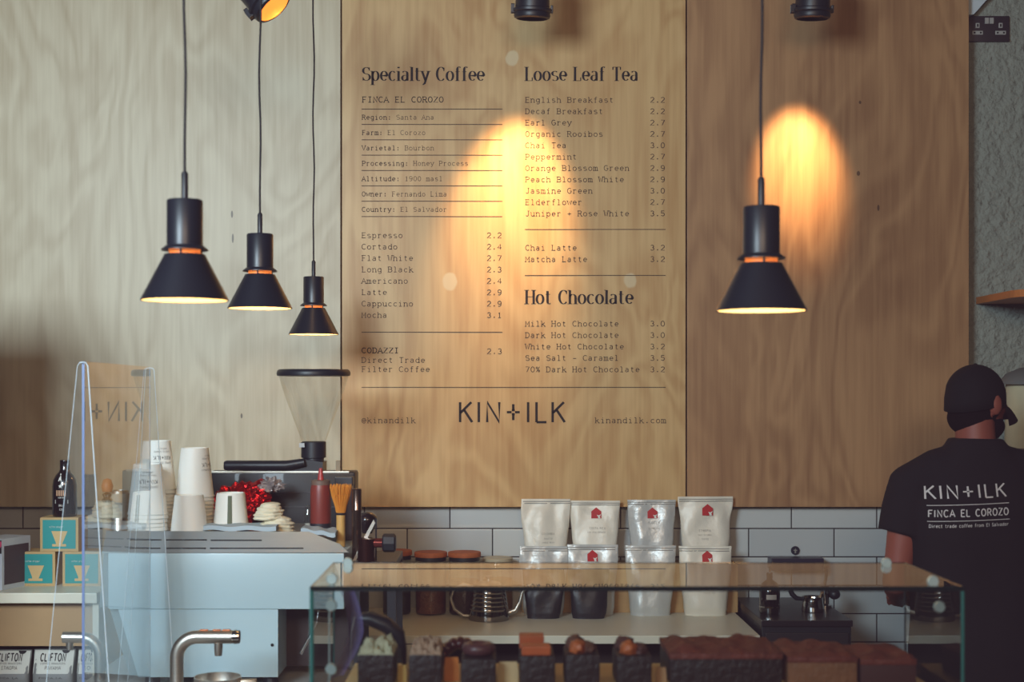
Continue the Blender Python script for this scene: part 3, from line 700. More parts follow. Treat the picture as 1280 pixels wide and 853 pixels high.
# ------------------------------------------------------------------ black unit right of the bench
def unit():
    Y = 4.52; x0, x1 = X_(953, Y), X_(1065, Y); z = Z_(776, Y)
    t = thing('black_cabinet', 'low black cabinet right of the white bench holding tap and jug', 'cabinet', ((x0+x1)/2, Y, 0)); w = (x1-x0)/2
    MB().box(-w, w, .01, .50, .0, z-.02, .003).build('cabinet_body', M_black, t)
    MB().box(-w-.003, w+.003, 0, .51, z-.02, z, .002).build('worktop', mat('black_top', (34, 28, 34), .35), t)
    d = MB().box(-w+.01, w-.01, 0, .012, .1, z-.04, .002).build('door', mat('black_door', (32, 27, 33), .5), t)
    MB().tube([(-w+.03, -.012, z-.18), (-w+.03, -.012, z-.08)], .004, 8).build('handle', M_steel, d)
    return z
UZt = unit()
def bits_on_unit():
    Y = 4.66
    t = thing('syrup_bottle', 'dark bottle with small pale label standing left on the black cabinet', 'bottle', (X_(962, Y), Y, UZt))
    MB().lathe([(0, 0), (.032, 0), (.034, .01), (.034, .075), (.026, .1), (.01, .112), (.01, .135), (0, .136)], n=28).build('bottle_body', mat('dark_glass', (22, 16, 20), .12, coat=1), t, 50)
    lb = MB()
    for i in range(6): a0 = -PI/2-.5+i/6; a1 = a0+1/6; lb.add([(.0347*math.cos(a0), .0347*math.sin(a0), .05), (.0347*math.cos(a1), .0347*math.sin(a1), .05), (.0347*math.cos(a1), .0347*math.sin(a1), .066), (.0347*math.cos(a0), .0347*math.sin(a0), .066)], [[0, 1, 2, 3]])
    lb.build('label', mat('pale_label', (170, 160, 150), .6), t)
    MB().lathe([(.0349, .022), (.0349, .027)], n=28).build('steel_band', M_chrome, t)
    MB().tube([(0, 0, .135), (0, 0, .158)], .003, 8).build('pourer', M_chrome, t)
    Y = 4.70
    t = thing('milk_jug', 'small steel milk jug with warm reflection on the black cabinet', 'jug', (X_(1016, Y), Y, UZt))
    MB().lathe([(0, 0), (.036, 0), (.038, .006), (.034, .03), (.033, .045), (.036, .05), (.0345, .05), (.031, .045), (.032, .03), (0, .006)], n=32).build('jug_body', M_chrome, t, 50)
    MB().tube([(-.033, 0, .042), (-.055, 0, .045), (-.068, 0, .058), (-.075, 0, .072)], [.006, .008, .009, .008], 10).build('handle', M_black, t, 50)
    Y = 4.80
    t = thing('mixer_tap', 'chrome mixer tap with black lever at the back of the black cabinet', 'tap', (X_(1031, Y), Y, UZt))
    MB().lathe([(0, 0), (.024, 0), (.024, .008), (.015, .012), (.015, .075), (0, .08)], n=24).build('tap_body', M_chrome, t, 50)
    MB().tube([(0, 0, .05), (-.02, -.05, .06), (-.03, -.09, .05), (-.03, -.095, .035)], .009, 10).build('spout', M_chrome, t, 50)
    MB().tube([(0, 0, .08), (.004, -.004, .11), (.0, -.01, .135)], [.006, .006, .008], 10).build('lever', M_chrome, t, 50)
    MB().ball((.03, -.01, .045), .02, .018, .018).build('knob', M_black, t, 60)
bits_on_unit()
tag(MB().box(X_(962, 5.0), X_(1027, 5.0), 4.965, 5.04, Z_(712, 5.0), Z_(697, 5.0), .002).build('wall_box', mat('navy_box', (34, 32, 52), .4)), 'slim navy wall box on the tiles above the black cabinet', 'wall box')
def sticker():
    c = P(994, 688.5, 5.036); t = thing('round_sticker', 'small round dark sticker on the wall tiles above the navy box', 'sticker', c)
    MB().lathe([(0, 0), (.0155, 0), (.0155, .002), (0, .002)], n=28, M=Matrix.Rotation(PI/2, 3, 'X')).build('disc', mat('navy_sticker', (26, 26, 46), .4), t)
    MB().prism([(-.003, -.009), (.003, -.009), (.002, -.002), (.008, .001), (.001, .004), (0, .01), (-.001, .004), (-.008, .001), (-.002, -.002)], -.0036, -.0022).build('emblem', M_prt, t)
sticker()

# ------------------------------------------------------------------ counters
def counter(name, label, x0, x1, y0, y1, z, m, mt):
    t = thing(name, label, 'counter', ((x0+x1)/2, (y0+y1)/2, 0)); w, d = (x1-x0)/2, (y1-y0)/2
    MB().box(-w, w, -d, d, z-.04, z, .002).build('counter_top', mt, t)
    MB().box(-w+.02, w-.02, -d+.03, d-.02, 0, z-.04, .002).build('counter_base', m, t)
CZ = .90
counter('service_counter', 'pale counter under the white coffee machine and the water taps', -1.12, -.22, 3.12, 4.445, CZ, mat('counter_side', (120, 112, 104), .6), mat('counter_white', (190, 190, 186), .4))
counter('display_counter', 'front counter carrying the glass cake case', -.42, .90, 2.12, 2.62, 1.05, mat('counter_ply', (150, 120, 86), .5, stretch=(1, 8, 8)), mat('counter_white', (190, 190, 186), .4))

# ------------------------------------------------------------------ white coffee machine
YM = 3.78
M_mach = mat('white_powder_coat', (172, 196, 204), .36, var=.015, coat=.1)
M_cheek = mat('grey_cheek', (120, 132, 134), .4)
def machine():
    cx = X_(282, YM); t = thing('espresso_machine', 'large white coffee machine seen from behind with cups on top', 'coffee machine', (cx, YM, CZ))
    def q(x, y, Y=YM): return (X_(x, Y)-cx, Z_(y, Y)-CZ)
    zt = q(0, 692)[1]; zm = q(0, 762)[1]
    x0, x1 = q(135, 0)[0], q(430, 0)[0]
    MB().box(x0, x1, 0, .50, zm, zt, .003).build('upper_body', M_mach, t, 30)
    a = q(121.5, 0)[0]
    MB().prism([(a, zm+.002), (x0+.002, zm+.002), (x0+.002, zt), (a+.012, zt)], .02, .48).build('side_cheek', M_cheek, t)['label'] = 'grey side cheek'
    MB().prism([q(147, 762.4), q(347, 762.4), (q(347, 0)[0], .03), (q(172, 0)[0], .03)], .006, .40).build('lower_body', M_mach, t)
    MB().prism([(q(133, 0)[0], zm), (q(146.8, 0)[0], zm), (q(171.5, 0)[0], .03), (q(158, 0)[0], .03)], .03, .40).build('lower_cheek', M_cheek, t)
    MB().lathe([(0, 0), (.0042, 0), (.0042, .002), (0, .002)], *[q(340, 807)[0], .0045, q(340, 807)[1]], n=16, M=Matrix.Rotation(PI/2, 3, 'X')).build('vent_hole', M_dark, t)
    MB().box(q(347, 0)[0], q(428, 0)[0], .16, .20, .03, zm).build('recess_shade_panel', mat('recess_brown', (48, 34, 34), .5), t)['label'] = 'dark panel standing for the shaded inside at the right side'  # dark panel stands for the shaded inside of the machine opening
    MB().tube([(q(395, 0)[0], .08, zm), (q(392, 0)[0], .07, zm-.05), (q(372, 0)[0], .06, zm-.13)], .005, 10).build('steam_wand', M_chrome, t, 50)
    # steel rail round the top, raised plate in two rows of slots, sloped right end
    r = MB(); zr = q(0, 664, YM+.03)[1]
    pts = [q(128, 692), q(436, 691), q(425, 680, YM+.02), q(386, 665, YM+.03), q(133, 664, YM+.03)]
    lean = lambda z: (z-zt)/(zr-zt)*.03
    vs = [(x, lean(z)-.001, z) for x, z in pts]+[(x, lean(z)+.002, z) for x, z in pts]
    r.add(vs, [[0, 1, 2, 3, 4], [9, 8, 7, 6, 5]]+[[i, (i+1) % 5, 5+(i+1) % 5, 5+i] for i in range(5)])
    rail = r.build('cup_rail', mat('rail_steel', (150, 154, 154), .38, .75, var=.1, scale=6, stretch=(1, 1, 6)), t)
    for (xa, xb, y, m, nm) in ((208, 255, 676, M_chrome, 'slot_glint'), (262, 326, 676.5, M_dark, 'slot'), (208, 255, 686, M_chrome, 'slot_glint'), (262, 379, 686, M_dark, 'slot'), (160, 200, 676, M_chrome, 'slot_glint'), (160, 200, 686, M_chrome, 'slot_glint')):
        zz = q(0, y)[1]; yy = lean(zz)
        MB().box(q(xa, 0)[0], q(xb, 0)[0], yy-.0025, yy-.0012, zz-.0016, zz+.0016).build(nm, m, rail)
    for xx in (207, 256):
        for yy_ in (676, 686): MB().ball((q(xx, 0)[0], lean(q(0, yy_)[1])-.003, q(0, yy_)[1]), .0025, sub=1).build('screw', M_dark, rail)
    MB().box(q(142, 0, YM)[0], q(386, 0, YM)[0], .05, .48, zt, zt+.036, .003).build('cup_tray', M_steel, t)
    for sx in (q(185, 0)[0], q(335, 0)[0]):
        for sy in (.05, .36): MB().lathe([(0, 0), (.022, 0), (.018, .03), (0, .03)], sx, sy, 0, 20).build('foot', M_black, t)
    return CZ+zt, CZ+zt+.036
DZ, TZ = machine()

# cups -------------------------------------------------------------
M_cup = mat('white_paper_cup', (238, 237, 230), .5, var=.02)
M_cupin = mat('cup_print', (110, 112, 112), .7)
def cup_proto(h, rb, rr):
    """an upside down paper cup: base up"""
    k = MB().lathe([(rr*.985, .004), (rr+.0015, .002), (rr+.002, .0045), (rr, .0065), (rb, h-.003), (rb-.0015, h), (rb-.003, h), (rb-.0035, h-.005), (0, h-.005)], n=40)
    return k
def cup_text(rows, h, rb, rr, ang):
    mb = MB()
    for (txt, z, cap, wt) in rows:
        q, w = text_quads(txt, 'sans', wt); s = cap/10
        for quad in q:
            vs = []
            for v in quad:
                zz = z-v.y*s; r = rr+(rb-rr)*zz/h+.0008; a = ang-(v.x-w/2)*s/r
                vs.append((r*math.cos(a), r*math.sin(a), zz))
            mb.add(vs, [[0, 1, 2, 3]])
    return mb
def make_cup(label, kind, loc, rz, group, stripe=None):
    h, rb, rr = {'tall': (.140, .0385, .053), 'mid': (.112, .039, .0505)}[kind]
    t = thing('paper_cup', label, 'paper cup', loc, rz, group)
    MBc = cup_proto(h, rb, rr); b = MBc.build('cup_body', M_cup, t, 40)
    cup_text([('KIN+ILK', h*.70, .011, 1.3), ('COFFEE COMPANY', h*.58, .005, 1.2), ('FINCA EL COROZO', h*.80, .004, 1.2), ('SPECIALTY', h*.86, .004, 1.2)], h, rb, rr, -PI/2+.35).build('cup_print', M_cupin, t)
    if stripe is not None:
        mb = MB()
        for i in range(4):
            a0 = stripe-.14+i*.07; a1 = a0+.07
            mb.add([((rr+.0008)*math.cos(a0), (rr+.0008)*math.sin(a0), .008), ((rr+.0008)*math.cos(a1), (rr+.0008)*math.sin(a1), .008), ((rb+.0008)*math.cos(a1), (rb+.0008)*math.sin(a1), h-.006), ((rb+.0008)*math.cos(a0), (rb+.0008)*math.sin(a0), h-.006)], [[0, 1, 2, 3]])
        mb.build('green_stripe', mat('olive_stripe', (88, 96, 74), .6), t)
    return t
def cup_stack(cx, Y, ytop, rz, where, group, jx=0):
    h = .140; base = TZ+.0005; top = Z_(ytop, Y)
    n = max(1, round((top-base-h)/.0105)+1); pitch = (top-base-h)/max(1, n-1)
    x = X_(cx, Y)
    first = make_cup('topmost upside-down paper cup of the stack %s' % where, 'tall', (x, Y, base+(n-1)*pitch), rz, group)
    for i in range(n-1):
        dup(first, (x+.0008*math.sin(i*2), Y, base+i*pitch), rz+i*.9, 'paper cup rim below the top of the stack %s' % where)
cup_stack(196, 4.03, 551, .25, 'at the back left', 'nested cups in the back left stack')
cup_stack(184.5, 3.90, 580, -.1, 'front left behind the clear screen', 'nested cups in the front left stack')
cup_stack(243.5, 4.02, 560, .9, 'left of the black machine', 'nested cups in the middle stack')
make_cup('single plain upside-down paper cup in front of the middle stack', 'mid', (X_(236.5, 3.88), 3.88, TZ+.0005), 2.6, None)
make_cup('single upside-down paper cup with dark green stripe beside the red foil', 'mid', (X_(288.5, 3.96), 3.96, TZ+.0005), 1.9, None, stripe=-PI/2+.12-1.9)

# shaker, upturned cup & glass bits at the far left of the tray
def left_bits():
    zs = Z_(733, 4.3)
    Y = 4.48
    t = thing('steel_flask', 'tall steel flask with pale band behind the clear screen', 'flask', (X_(149, Y), Y, zs)); z = lambda y: Z_(y, Y)-zs
    MB().lathe([(0, 0), (.026, 0), (.030, z(614)), (.028, z(613)), (.024, .01)], n=28).build('flask_body', M_steel, t, 50)
    MB().lathe([(.0286, z(650)), (.0307, z(617))], n=28).build('pale_band', mat('pale_band', (190, 184, 168), .5), t)
    Y = 4.30
    t = thing('pepper_mill', 'tall wooden topped mill with chrome collar behind the clear screen', 'mill', (X_(134, Y), Y, zs)); z = lambda y: Z_(y, Y)-zs
    MB().lathe([(0, 0), (.016, 0), (.018, .05), (.014, z(660)), (.017, z(640)), (.014, z(628))], n=24).build('mill_body', mat('tan_porcelain', (170, 158, 138), .4), t, 50)
    MB().lathe([(.014, z(628)), (.017, z(625)), (.011, z(622)), (.016, z(618)), (0, z(615))], n=24).build('collar', M_chrome, t, 60)
    MB().lathe([(0, z(616)), (.014, z(615)), (.018, z(608)), (.012, z(600)), (0, z(598))], n=20).build('wooden_top', mat('orange_wood2', (186, 110, 60), .5), t, 60)
left_bits()

# red foil, cloths ---------------------------------------------------
def foil():
    Y = 4.22; c = P(298, 635, Y); mb = MB()
    R = random.Random(4)
    bm = bmesh.new(); bmesh.ops.create_icosphere(bm, subdivisions=5, radius=1); bm.verts.index_update()
    vs = []
    for v in bm.verts:
        d = v.co; k = 1+.5*abs(noise.noise(d*3.1))-.22*abs(noise.noise(d*9))+.10*abs(noise.noise(d*21))
        vs.append(Vector((d.x*.086*k, d.y*.055*k, max(-.052, d.z*.062*k-.02*d.x*1.3*(-1)))))
    mb.add(vs, [[v.index for v in f.verts] for f in bm.faces]); bm.free()
    o = mb.build('red_foil_wrap', mat('red_foil', (200, 18, 22), .16, .75, var=.5, scale=20, bump=1.5, bscale=60), None, 25, (c.x, Y, TZ+.052))
    tag(o, 'crumpled shiny red foil wrap behind the cups', 'foil')
    o = MB().ball((0, 0, 0), .028, .02, .018, sub=4, jit=.9, seed=5).build('clear_cellophane', mat('cellophane', (190, 180, 180), .12, .6, bump=1.5, bscale=70), None, 20, (X_(340, 4.2), 4.2, Z_(607, 4.2)))
    tag(o, 'small crumpled piece of clear cellophane on top of the red foil', 'cellophane')
foil()
def cloth_lump(name, label, c, rx, ry, rz, seed, group, rot, n):
    mb = MB(); R_ = random.Random(seed); M = Matrix.Rotation(rot, 3, 'Y')
    for i in range(n):
        k = (i+.5)/n; hgt = -rz+2*rz*k; taper = (1-.45*k**2.2)
        off = R_.uniform(-.002, .002)
        mb.ball(M @ Vector((off-(.004 if i % 2 else 0)+.006*(k-.5), 0, hgt)), rx*taper, ry*taper, rz/n*1.75, sub=4, M=M, jit=.10, seed=seed+i)
    o = remesh(mb, name, mat('cream_cloth', (222, 212, 186), .85, var=.05, bump=.5, bscale=60), .0016, None, 1, tuple(c))
    return tag(o, label, 'cloth', group)
Yc = 3.93
cloth_lump('folded_cloth', 'lower cream folded cloth resting on the machine top', P(349, 655, Yc), .050, .046, .019, 3, 'folded cream cloths', .12, 4)
cloth_lump('folded_cloth', 'upper rounded cream folded cloth on top of the other', P(337, 639.5, Yc), .043, .042, .022, 5, 'folded cream cloths', -.04, 5)
def flat_cloth(label, x0, x1, y0, y1, Y, sk):
    a = P(x0, y1, Y); b = P(x1, y0, Y); mb = MB(); n = 14
    top = []; bot = []
    w = b.x-a.x
    for i in range(n+1):
        for j in range(5):
            x = a.x+w*i/n; y = Y+j*.03; z = b.z-.002+.0022*math.sin(i*.9+j)+sk*i/n-.0*j
            top.append((x, y, z)); bot.append((x, y, z-.012))
    k = len(top); fs = []
    for i in range(n):
        for j in range(4): q = [i*5+j, (i+1)*5+j, (i+1)*5+j+1, i*5+j+1]; fs.append(q); fs.append([k+t_ for t_ in q[::-1]])
    for i in range(n): fs.append([i*5, (i+1)*5, k+(i+1)*5, k+i*5]); fs.append([i*5+4, (i+1)*5+4, k+(i+1)*5+4, k+i*5+4])
    for j in range(4): fs.append([j, j+1, k+j+1, k+j]); fs.append([n*5+j, n*5+j+1, k+n*5+j+1, k+n*5+j])
    mb.add(top+bot, fs)
    tag(mb.build('tea_towel', mat('pale_blue_towel', (176, 190, 198), .85, var=.05), None, 60), label, 'towel', 'pale blue tea towels')
flat_cloth('pale blue tea towel lying under the folded cream cloths', 254, 345, 657, 667, 3.84, -.001)
flat_cloth('pale blue tea towel folded below the red sauce bottle', 376, 419, 660, 672, 3.86, -.012)

# grinder and black machine behind ------------------------------------
YG = 4.34
def black_machine():
    Y = YG; x0, x1 = X_(258, Y), X_(444, Y); cx = (x0+x1)/2; w = (x1-x0)/2
    t = thing('black_espresso_machine', 'black machine body behind the cups with a silver trim line', 'coffee machine', (cx, Y, 0))
    zt = Z_(590, Y)
    MB().box(-w, w, 0, .105, CZ, zt, .008).build('machine_body', mat('gloss_black', (20, 17, 22), .42, coat=.1, spec=.3), t, 30)
    MB().box(-w+.001, w*.92, -.004, .006, zt-.004, zt+.002, .001).build('trim_strip', M_steel, t)
    for i, yy in enumerate((616, 634)): MB().box(-w*.1, w, -.004, .004, Z_(yy, Y)-.0015, Z_(yy, Y)+.0015).build('panel_groove', mat('groove_grey', (60, 54, 58), .4), t)
    return zt
bz = black_machine()
def grinder():
    Y = YG+.052; c = P(392, 588, Y)
    t = thing('coffee_grinder', 'coffee grinder with large clear cone hopper and black lid', 'coffee grinder', (c.x, Y, bz+.001))
    u = Y/F; z = lambda y: Z_(y, Y)-bz-.001
    hp = [(14.5, 553), (16, 549), (21, 535), (27.5, 517), (34, 500), (39, 485), (42, 475), (43.5, 469)]
    MB().lathe([(r*u, z(y)) for r, y in hp], n=56).build('glass_hopper', glass('hopper_glass', (.93, .93, .92), .06, .9, .08), t, 80)
    MB().lathe([(0, z(470.5)), (43*u, z(470.5)), (45.5*u, z(470)), (46*u, z(467)), (45*u, z(463.5)), (43*u, z(462)), (0, z(462))], n=56).build('hopper_lid', M_black, t, 40)
    MB().lathe([(0, z(578)), (13*u, z(578)), (13*u, z(573)), (15.5*u, z(572)), (15.5*u, z(553)), (14*u, z(552)), (0, z(552))], n=40).build('hopper_neck', M_black, t, 40)
    MB().box(-15.8*u, -9*u, -17*u, -11*u, z(559), z(553.5), .001).build('slide_gate', mat('gate_white', (190, 190, 190), .4), t)
    MB().prism([(-92*u, z(589)), (14*u, z(589)), (14*u, z(577)), (-8*u, z(574)), (-26*u, z(578))], -.05, .05).build('grinder_body', mat('grinder_black', (28, 24, 30), .35), t)
    mb = MB(); zc = z(581)
    mb.tube([(-107*u, -.06, zc), (-104*u, -.06, zc), (-30*u, -.06, zc), (-8*u, -.06, z(577))], [5*u, 6.3*u, 6.3*u, 5*u], 16).build('dosing_arm', M_black, t, 40)
    MB().box(28*u, 34*u, -.01, .01, z(590), z(576), .002).build('side_clip', mat('clip_tan', (150, 130, 104), .6), t)
grinder()

# sauce bottle, whisk, canister etc (right end of the machine) ---------
def right_bits():
    Y = 3.98; u = Y/F
    t = thing('squeeze_bottle', 'red brown squeezy sauce bottle with pointed nozzle', 'sauce bottle', (X_(401, Y), Y, TZ)); z = lambda y: Z_(y, Y)-TZ
    # stands on the deck's lower strip beside the tray
    MB().lathe([(0, 0), (12.6*u, 0), (13.2*u, .004), (13*u, z(614)), (12.2*u, z(608)), (11.5*u, z(605)), (0, z(605))], n=32).build('bottle_body', mat('sauce_red', (124, 50, 42), .4, var=.06), t, 40)
    MB().lathe([(0, z(607)), (11.8*u, z(607)), (11.8*u, z(601)), (9*u, z(600)), (0, z(600))], n=32).build('bottle_cap', mat('cap_brown', (110, 88, 76), .5), t, 40)
    MB().lathe([(0, z(600)), (4*u, z(600)), (2.2*u, z(586)), (0, z(585))], n=20).build('nozzle', mat('nozzle_red', (176, 60, 56), .4), t, 50)
    MB().lathe([(13.3*u, 0), (13.5*u, .002), (13.5*u, z(654)), (13.3*u, z(654))], n=32).build('base_band', M_black, t)
    Y = 3.93
    t = thing('glass_shaker', 'small clear glass shaker left of the red sauce bottle', 'shaker', (X_(385, Y+.1), Y+.1, TZ))
    MB().lathe([(0, .001), (.011, .001), (.012, .05), (.008, .06), (.008, .07), (0, .072)], n=20).build('shaker_glass', M_jglass, t, 50)
    MB().lathe([(0, .003), (.009, .003), (.009, .02), (0, .022)], n=16).build('contents', mat('pale_sugar', (200, 196, 188), .8), t)
    # equipment stand carrying the whisk pot
    Y0 = 3.80; x0, x1 = -.392, X_(500, 4.0); zs = Z_(697, 3.95)
    t = thing('equipment_stand', 'black open stand to the right of the white coffee machine', 'stand', ((x0+x1)/2, 3.98, 0)); w = (x1-x0)/2
    MB().box(-w, w, -.14, .14, zs-.02, zs, .003).build('stand_top', M_black, t)
    for sx in (-1, 1):
        for sy in (-1, 1): MB().box(sx*w-.012*(sx+1), sx*w+.012*(1-sx), sy*.13-.01, sy*.13+.01, CZ, zs-.02).build('leg', M_black, t)
    MB().box(-w+.03, w-.03, -.1, .12, .96, .975).build('lower_shelf', mat('shelf_brown', (70, 46, 40), .6), t)
    # whisk
    Y = 3.93; u = Y/F; b = DZ+.001
    t = thing('bamboo_whisk', 'bamboo tea whisk with orange bristles up and tan handle', 'whisk', (X_(426, Y), Y, b)); z = lambda y: Z_(y, Y)-b
    MB().lathe([(0, 0), (5.3*u, 0), (5.6*u, .004), (5.6*u, z(643)), (0, z(643))], n=24).build('handle', mat('pale_bamboo', (206, 160, 92), .5, stretch=(6, 6, 1)), t, 40)
    mb = MB(); R = random.Random(2)
    for ring, (rt, k) in enumerate(((13.2, 30), (9.5, 22), (5, 12))):
        for i in range(k):
            a = 2*PI*(i+R.random()*.5)/k; c_, s_2 = math.cos(a), math.sin(a)
            pts = [(5.0*u*c_, 5.0*u*s_2, z(643)), (6.8*u*c_*rt/13, 6.8*u*s_2*rt/13, z(633)), (11*u*c_*rt/13, 11*u*s_2*rt/13, z(620)), (rt*u*c_, rt*u*s_2, z(609)), ((rt-.4)*u*c_, (rt-.4)*u*s_2, z(605+R.random()*2))]
            mb.tube(pts, [.0012, .0013, .0014, .0012, .0006], 5)
    mb.lathe([(0, z(642)), (5*u, z(642)), (6.4*u, z(630)), (9.5*u, z(618)), (0, z(617))], n=24)
    mb.build('bristles', mat('orange_bristle', (222, 142, 52), .55, var=.2), t, 50)
    MB().lathe([(5.8*u, z(644)), (6.3*u, z(642.5)), (5.8*u, z(641))], n=24, close=True).build('binding_thread', M_cord, t)
    t = thing('tamper_box', 'small black capped box behind the bamboo whisk', 'box', (X_(431, 4.12), 4.12, DZ)); z2 = lambda y: Z_(y, 4.12)-DZ; u4 = 4.12/F
    MB().box(-10*u4, 10*u4, -.02, .02, 0, z2(606), .002).build('box_body', mat('smoke_brown', (72, 54, 52), .3), t)
    MB().box(-11.5*u4, 11*u4, -.023, .023, z2(607), z2(596), .003).build('lid', M_black, t)
    Y = 3.90; u = Y/F
    t = thing('steel_canister', 'tall slim dark steel canister right of the whisk', 'canister', (X_(446, Y), Y, zs)); z = lambda y: Z_(y, Y)-zs
    MB().lathe([(0, 0), (6*u, 0), (6*u, z(640)), (6.4*u, z(639)), (6.4*u, z(637)), (6*u, z(636)), (6*u, z(612)), (5*u, z(611)), (0, z(611))], n=28).build('canister_body', mat('bronze_steel', (112, 92, 82), .22, .9), t, 40)
    t = thing('dark_bowl', 'small dark bowl tipped on the black stand', 'bowl', (X_(459, 4.02), 4.02, zs))
    u = 4.02/F; zz = lambda y: Z_(y, 4.02)-zs
    MB().lathe([(0, zz(668)), (6*u, zz(667)), (12*u, zz(655)), (13*u, zz(650)), (12*u, zz(646)), (6*u, zz(641)), (0, zz(640))], n=28).build('bowl_shell', mat('dark_glaze', (40, 30, 34), .25, coat=.6), t, 50)
    MB().lathe([(0, 0), (5*u, 0), (2.2*u, .02), (2*u, zz(668)), (0, zz(668))], n=20).build('bowl_stem', M_black, t, 50)
    t = thing('steel_scraper', 'leaning triangular steel scraper on the black stand', 'scraper', (X_(455, 3.88), 3.88, zs))
    u = 3.88/F; zz = lambda y: Z_(y, 3.88)-zs
    MB().prism([(-14*u, 0), (-10*u, 0), (14*u, zz(654)), (12*u, zz(650)), (2*u, zz(668))], 0, .002).build('blade', M_steel, t)
    MB().tube([(15*u, .001, 0), (15*u, .001, zz(648))], .0022, 8).build('wire_post', M_black, t)
    # portafilter
    Y = 3.86; u = Y/F
    t = thing('portafilter', 'portafilter with thick black octagonal handle knob', 'portafilter', (X_(470, Y), Y, zs)); zz = lambda y: Z_(y, Y)-zs
    zc = zz(679)
    MB().tube([(8*u, 0, zc), (10*u, 0, zc), (23*u, 0, zc), (25*u, 0, zc)], [9*u, 11.6*u, 11.6*u, 9*u], 8).build('handle_knob', M_black, t)
    MB().tube([(-6*u, 0, zc), (8*u, 0, zc)], 6*u, 12).build('neck', mat('red_brown_metal', (110, 44, 40), .25, .6), t, 40)
    MB().lathe([(0, 0), (11*u, 0), (11*u, zc+.012), (9*u, zc+.013), (0, zc+.013)], -12*u, 0, 0, n=28).build('basket', mat('basket_steel', (96, 60, 54), .2, .9), t, 40)
right_bits()

# ------------------------------------------------------------------ water taps
def font_tap():
    Y = 3.42; u = Y/F
    t = thing('water_tap', 'large brushed steel bent water tap in front of the white machine', 'tap', (X_(221, Y), Y, CZ)); z = lambda y: Z_(y, Y)-CZ
    r = 8.4*u; R = 26*u; zc = z(796.5)
    pts = [(0, 0, 0), (0, 0, zc-R-.02)]
    for i in range(11): a = PI-i*PI/20; pts.append((R+R*math.cos(a), 0, zc-R+R*math.sin(a)))
    pts.append((70*u, 0, zc))
    MB().tube(pts, r, 24).build('tap_pipe', M_steel, t, 50)
    MB().tube([(70*u, 0, zc), (72*u, 0, zc), (72.2*u, 0, zc), (75*u, 0, zc), (75.2*u, 0, zc), (78.5*u, 0, zc)], [r, r, r*1.07, r*1.07, r*1.02, r*.98], 24).build('end_cap', M_chrome, t, 30)
    MB().lathe([(0, z(820)), (4.4*u, z(820)), (5.3*u, z(812)), (5.3*u, z(803)), (0, z(803))], 52*u, 0, 0, n=20).build('nozzle', M_steel, t, 40)
    for xx in (34, 50, 62):
        MB().box((xx-5)*u, (xx+5)*u, -.006, .006, zc+r-.0012, zc+r+.0016, .001).build('button', mat('copper_button', (180, 100, 54), .4, .4), t)
    MB().lathe([(0, 0), (.032, 0), (.032, .006), (.022, .01)], n=28).build('base_flange', M_steel, t, 40)
    t = thing('water_tap', 'second curved steel tap seen through the clear screen at left', 'tap', (X_(125, Y), Y, CZ))
    pts = [(0, 0, 0), (0, 0, z(822))]; R = 24*u; zc = z(797)
    for i in range(11): a = i*PI/20; pts.append((-R+R*math.cos(a), 0, zc-R+R*math.sin(a)))
    pts.append((-46*u, 0, zc-.0)); 
    MB().tube(pts, 7*u, 20).build('tap_pipe', M_steel, t, 50)
    MB().lathe([(0, zc-.03), (4*u, zc-.03), (4.6*u, zc), (0, zc)], -38*u, 0, 0, n=18).build('nozzle', M_steel, t, 40)
    MB().lathe([(0, 0), (.03, 0), (.03, .006), (.02, .01)], n=28).build('base_flange', M_steel, t, 40)
    Y = 3.36
    t = thing('milk_pitcher', 'round steel pitcher standing below the bent water tap', 'pitcher', (X_(272, Y), Y, CZ))
    r = .059; h = Z_(846, Y)-CZ
    MB().lathe([(0, 0), (r*.95, 0), (r, .008), (r*.97, h*.6), (r*.93, h-.004), (r*.95, h), (r*.9, h), (r*.9, h*.6), (0, .01)], n=36).build('pitcher_body', M_steel, t, 50)
    MB().tube([(r*.9, 0, h-.012), (r*1.5, 0, h-.01), (r*1.62, 0, h-.04), (r*1.0, 0, h-.075)], .006, 10).build('handle', M_steel, t, 50)
font_tap()

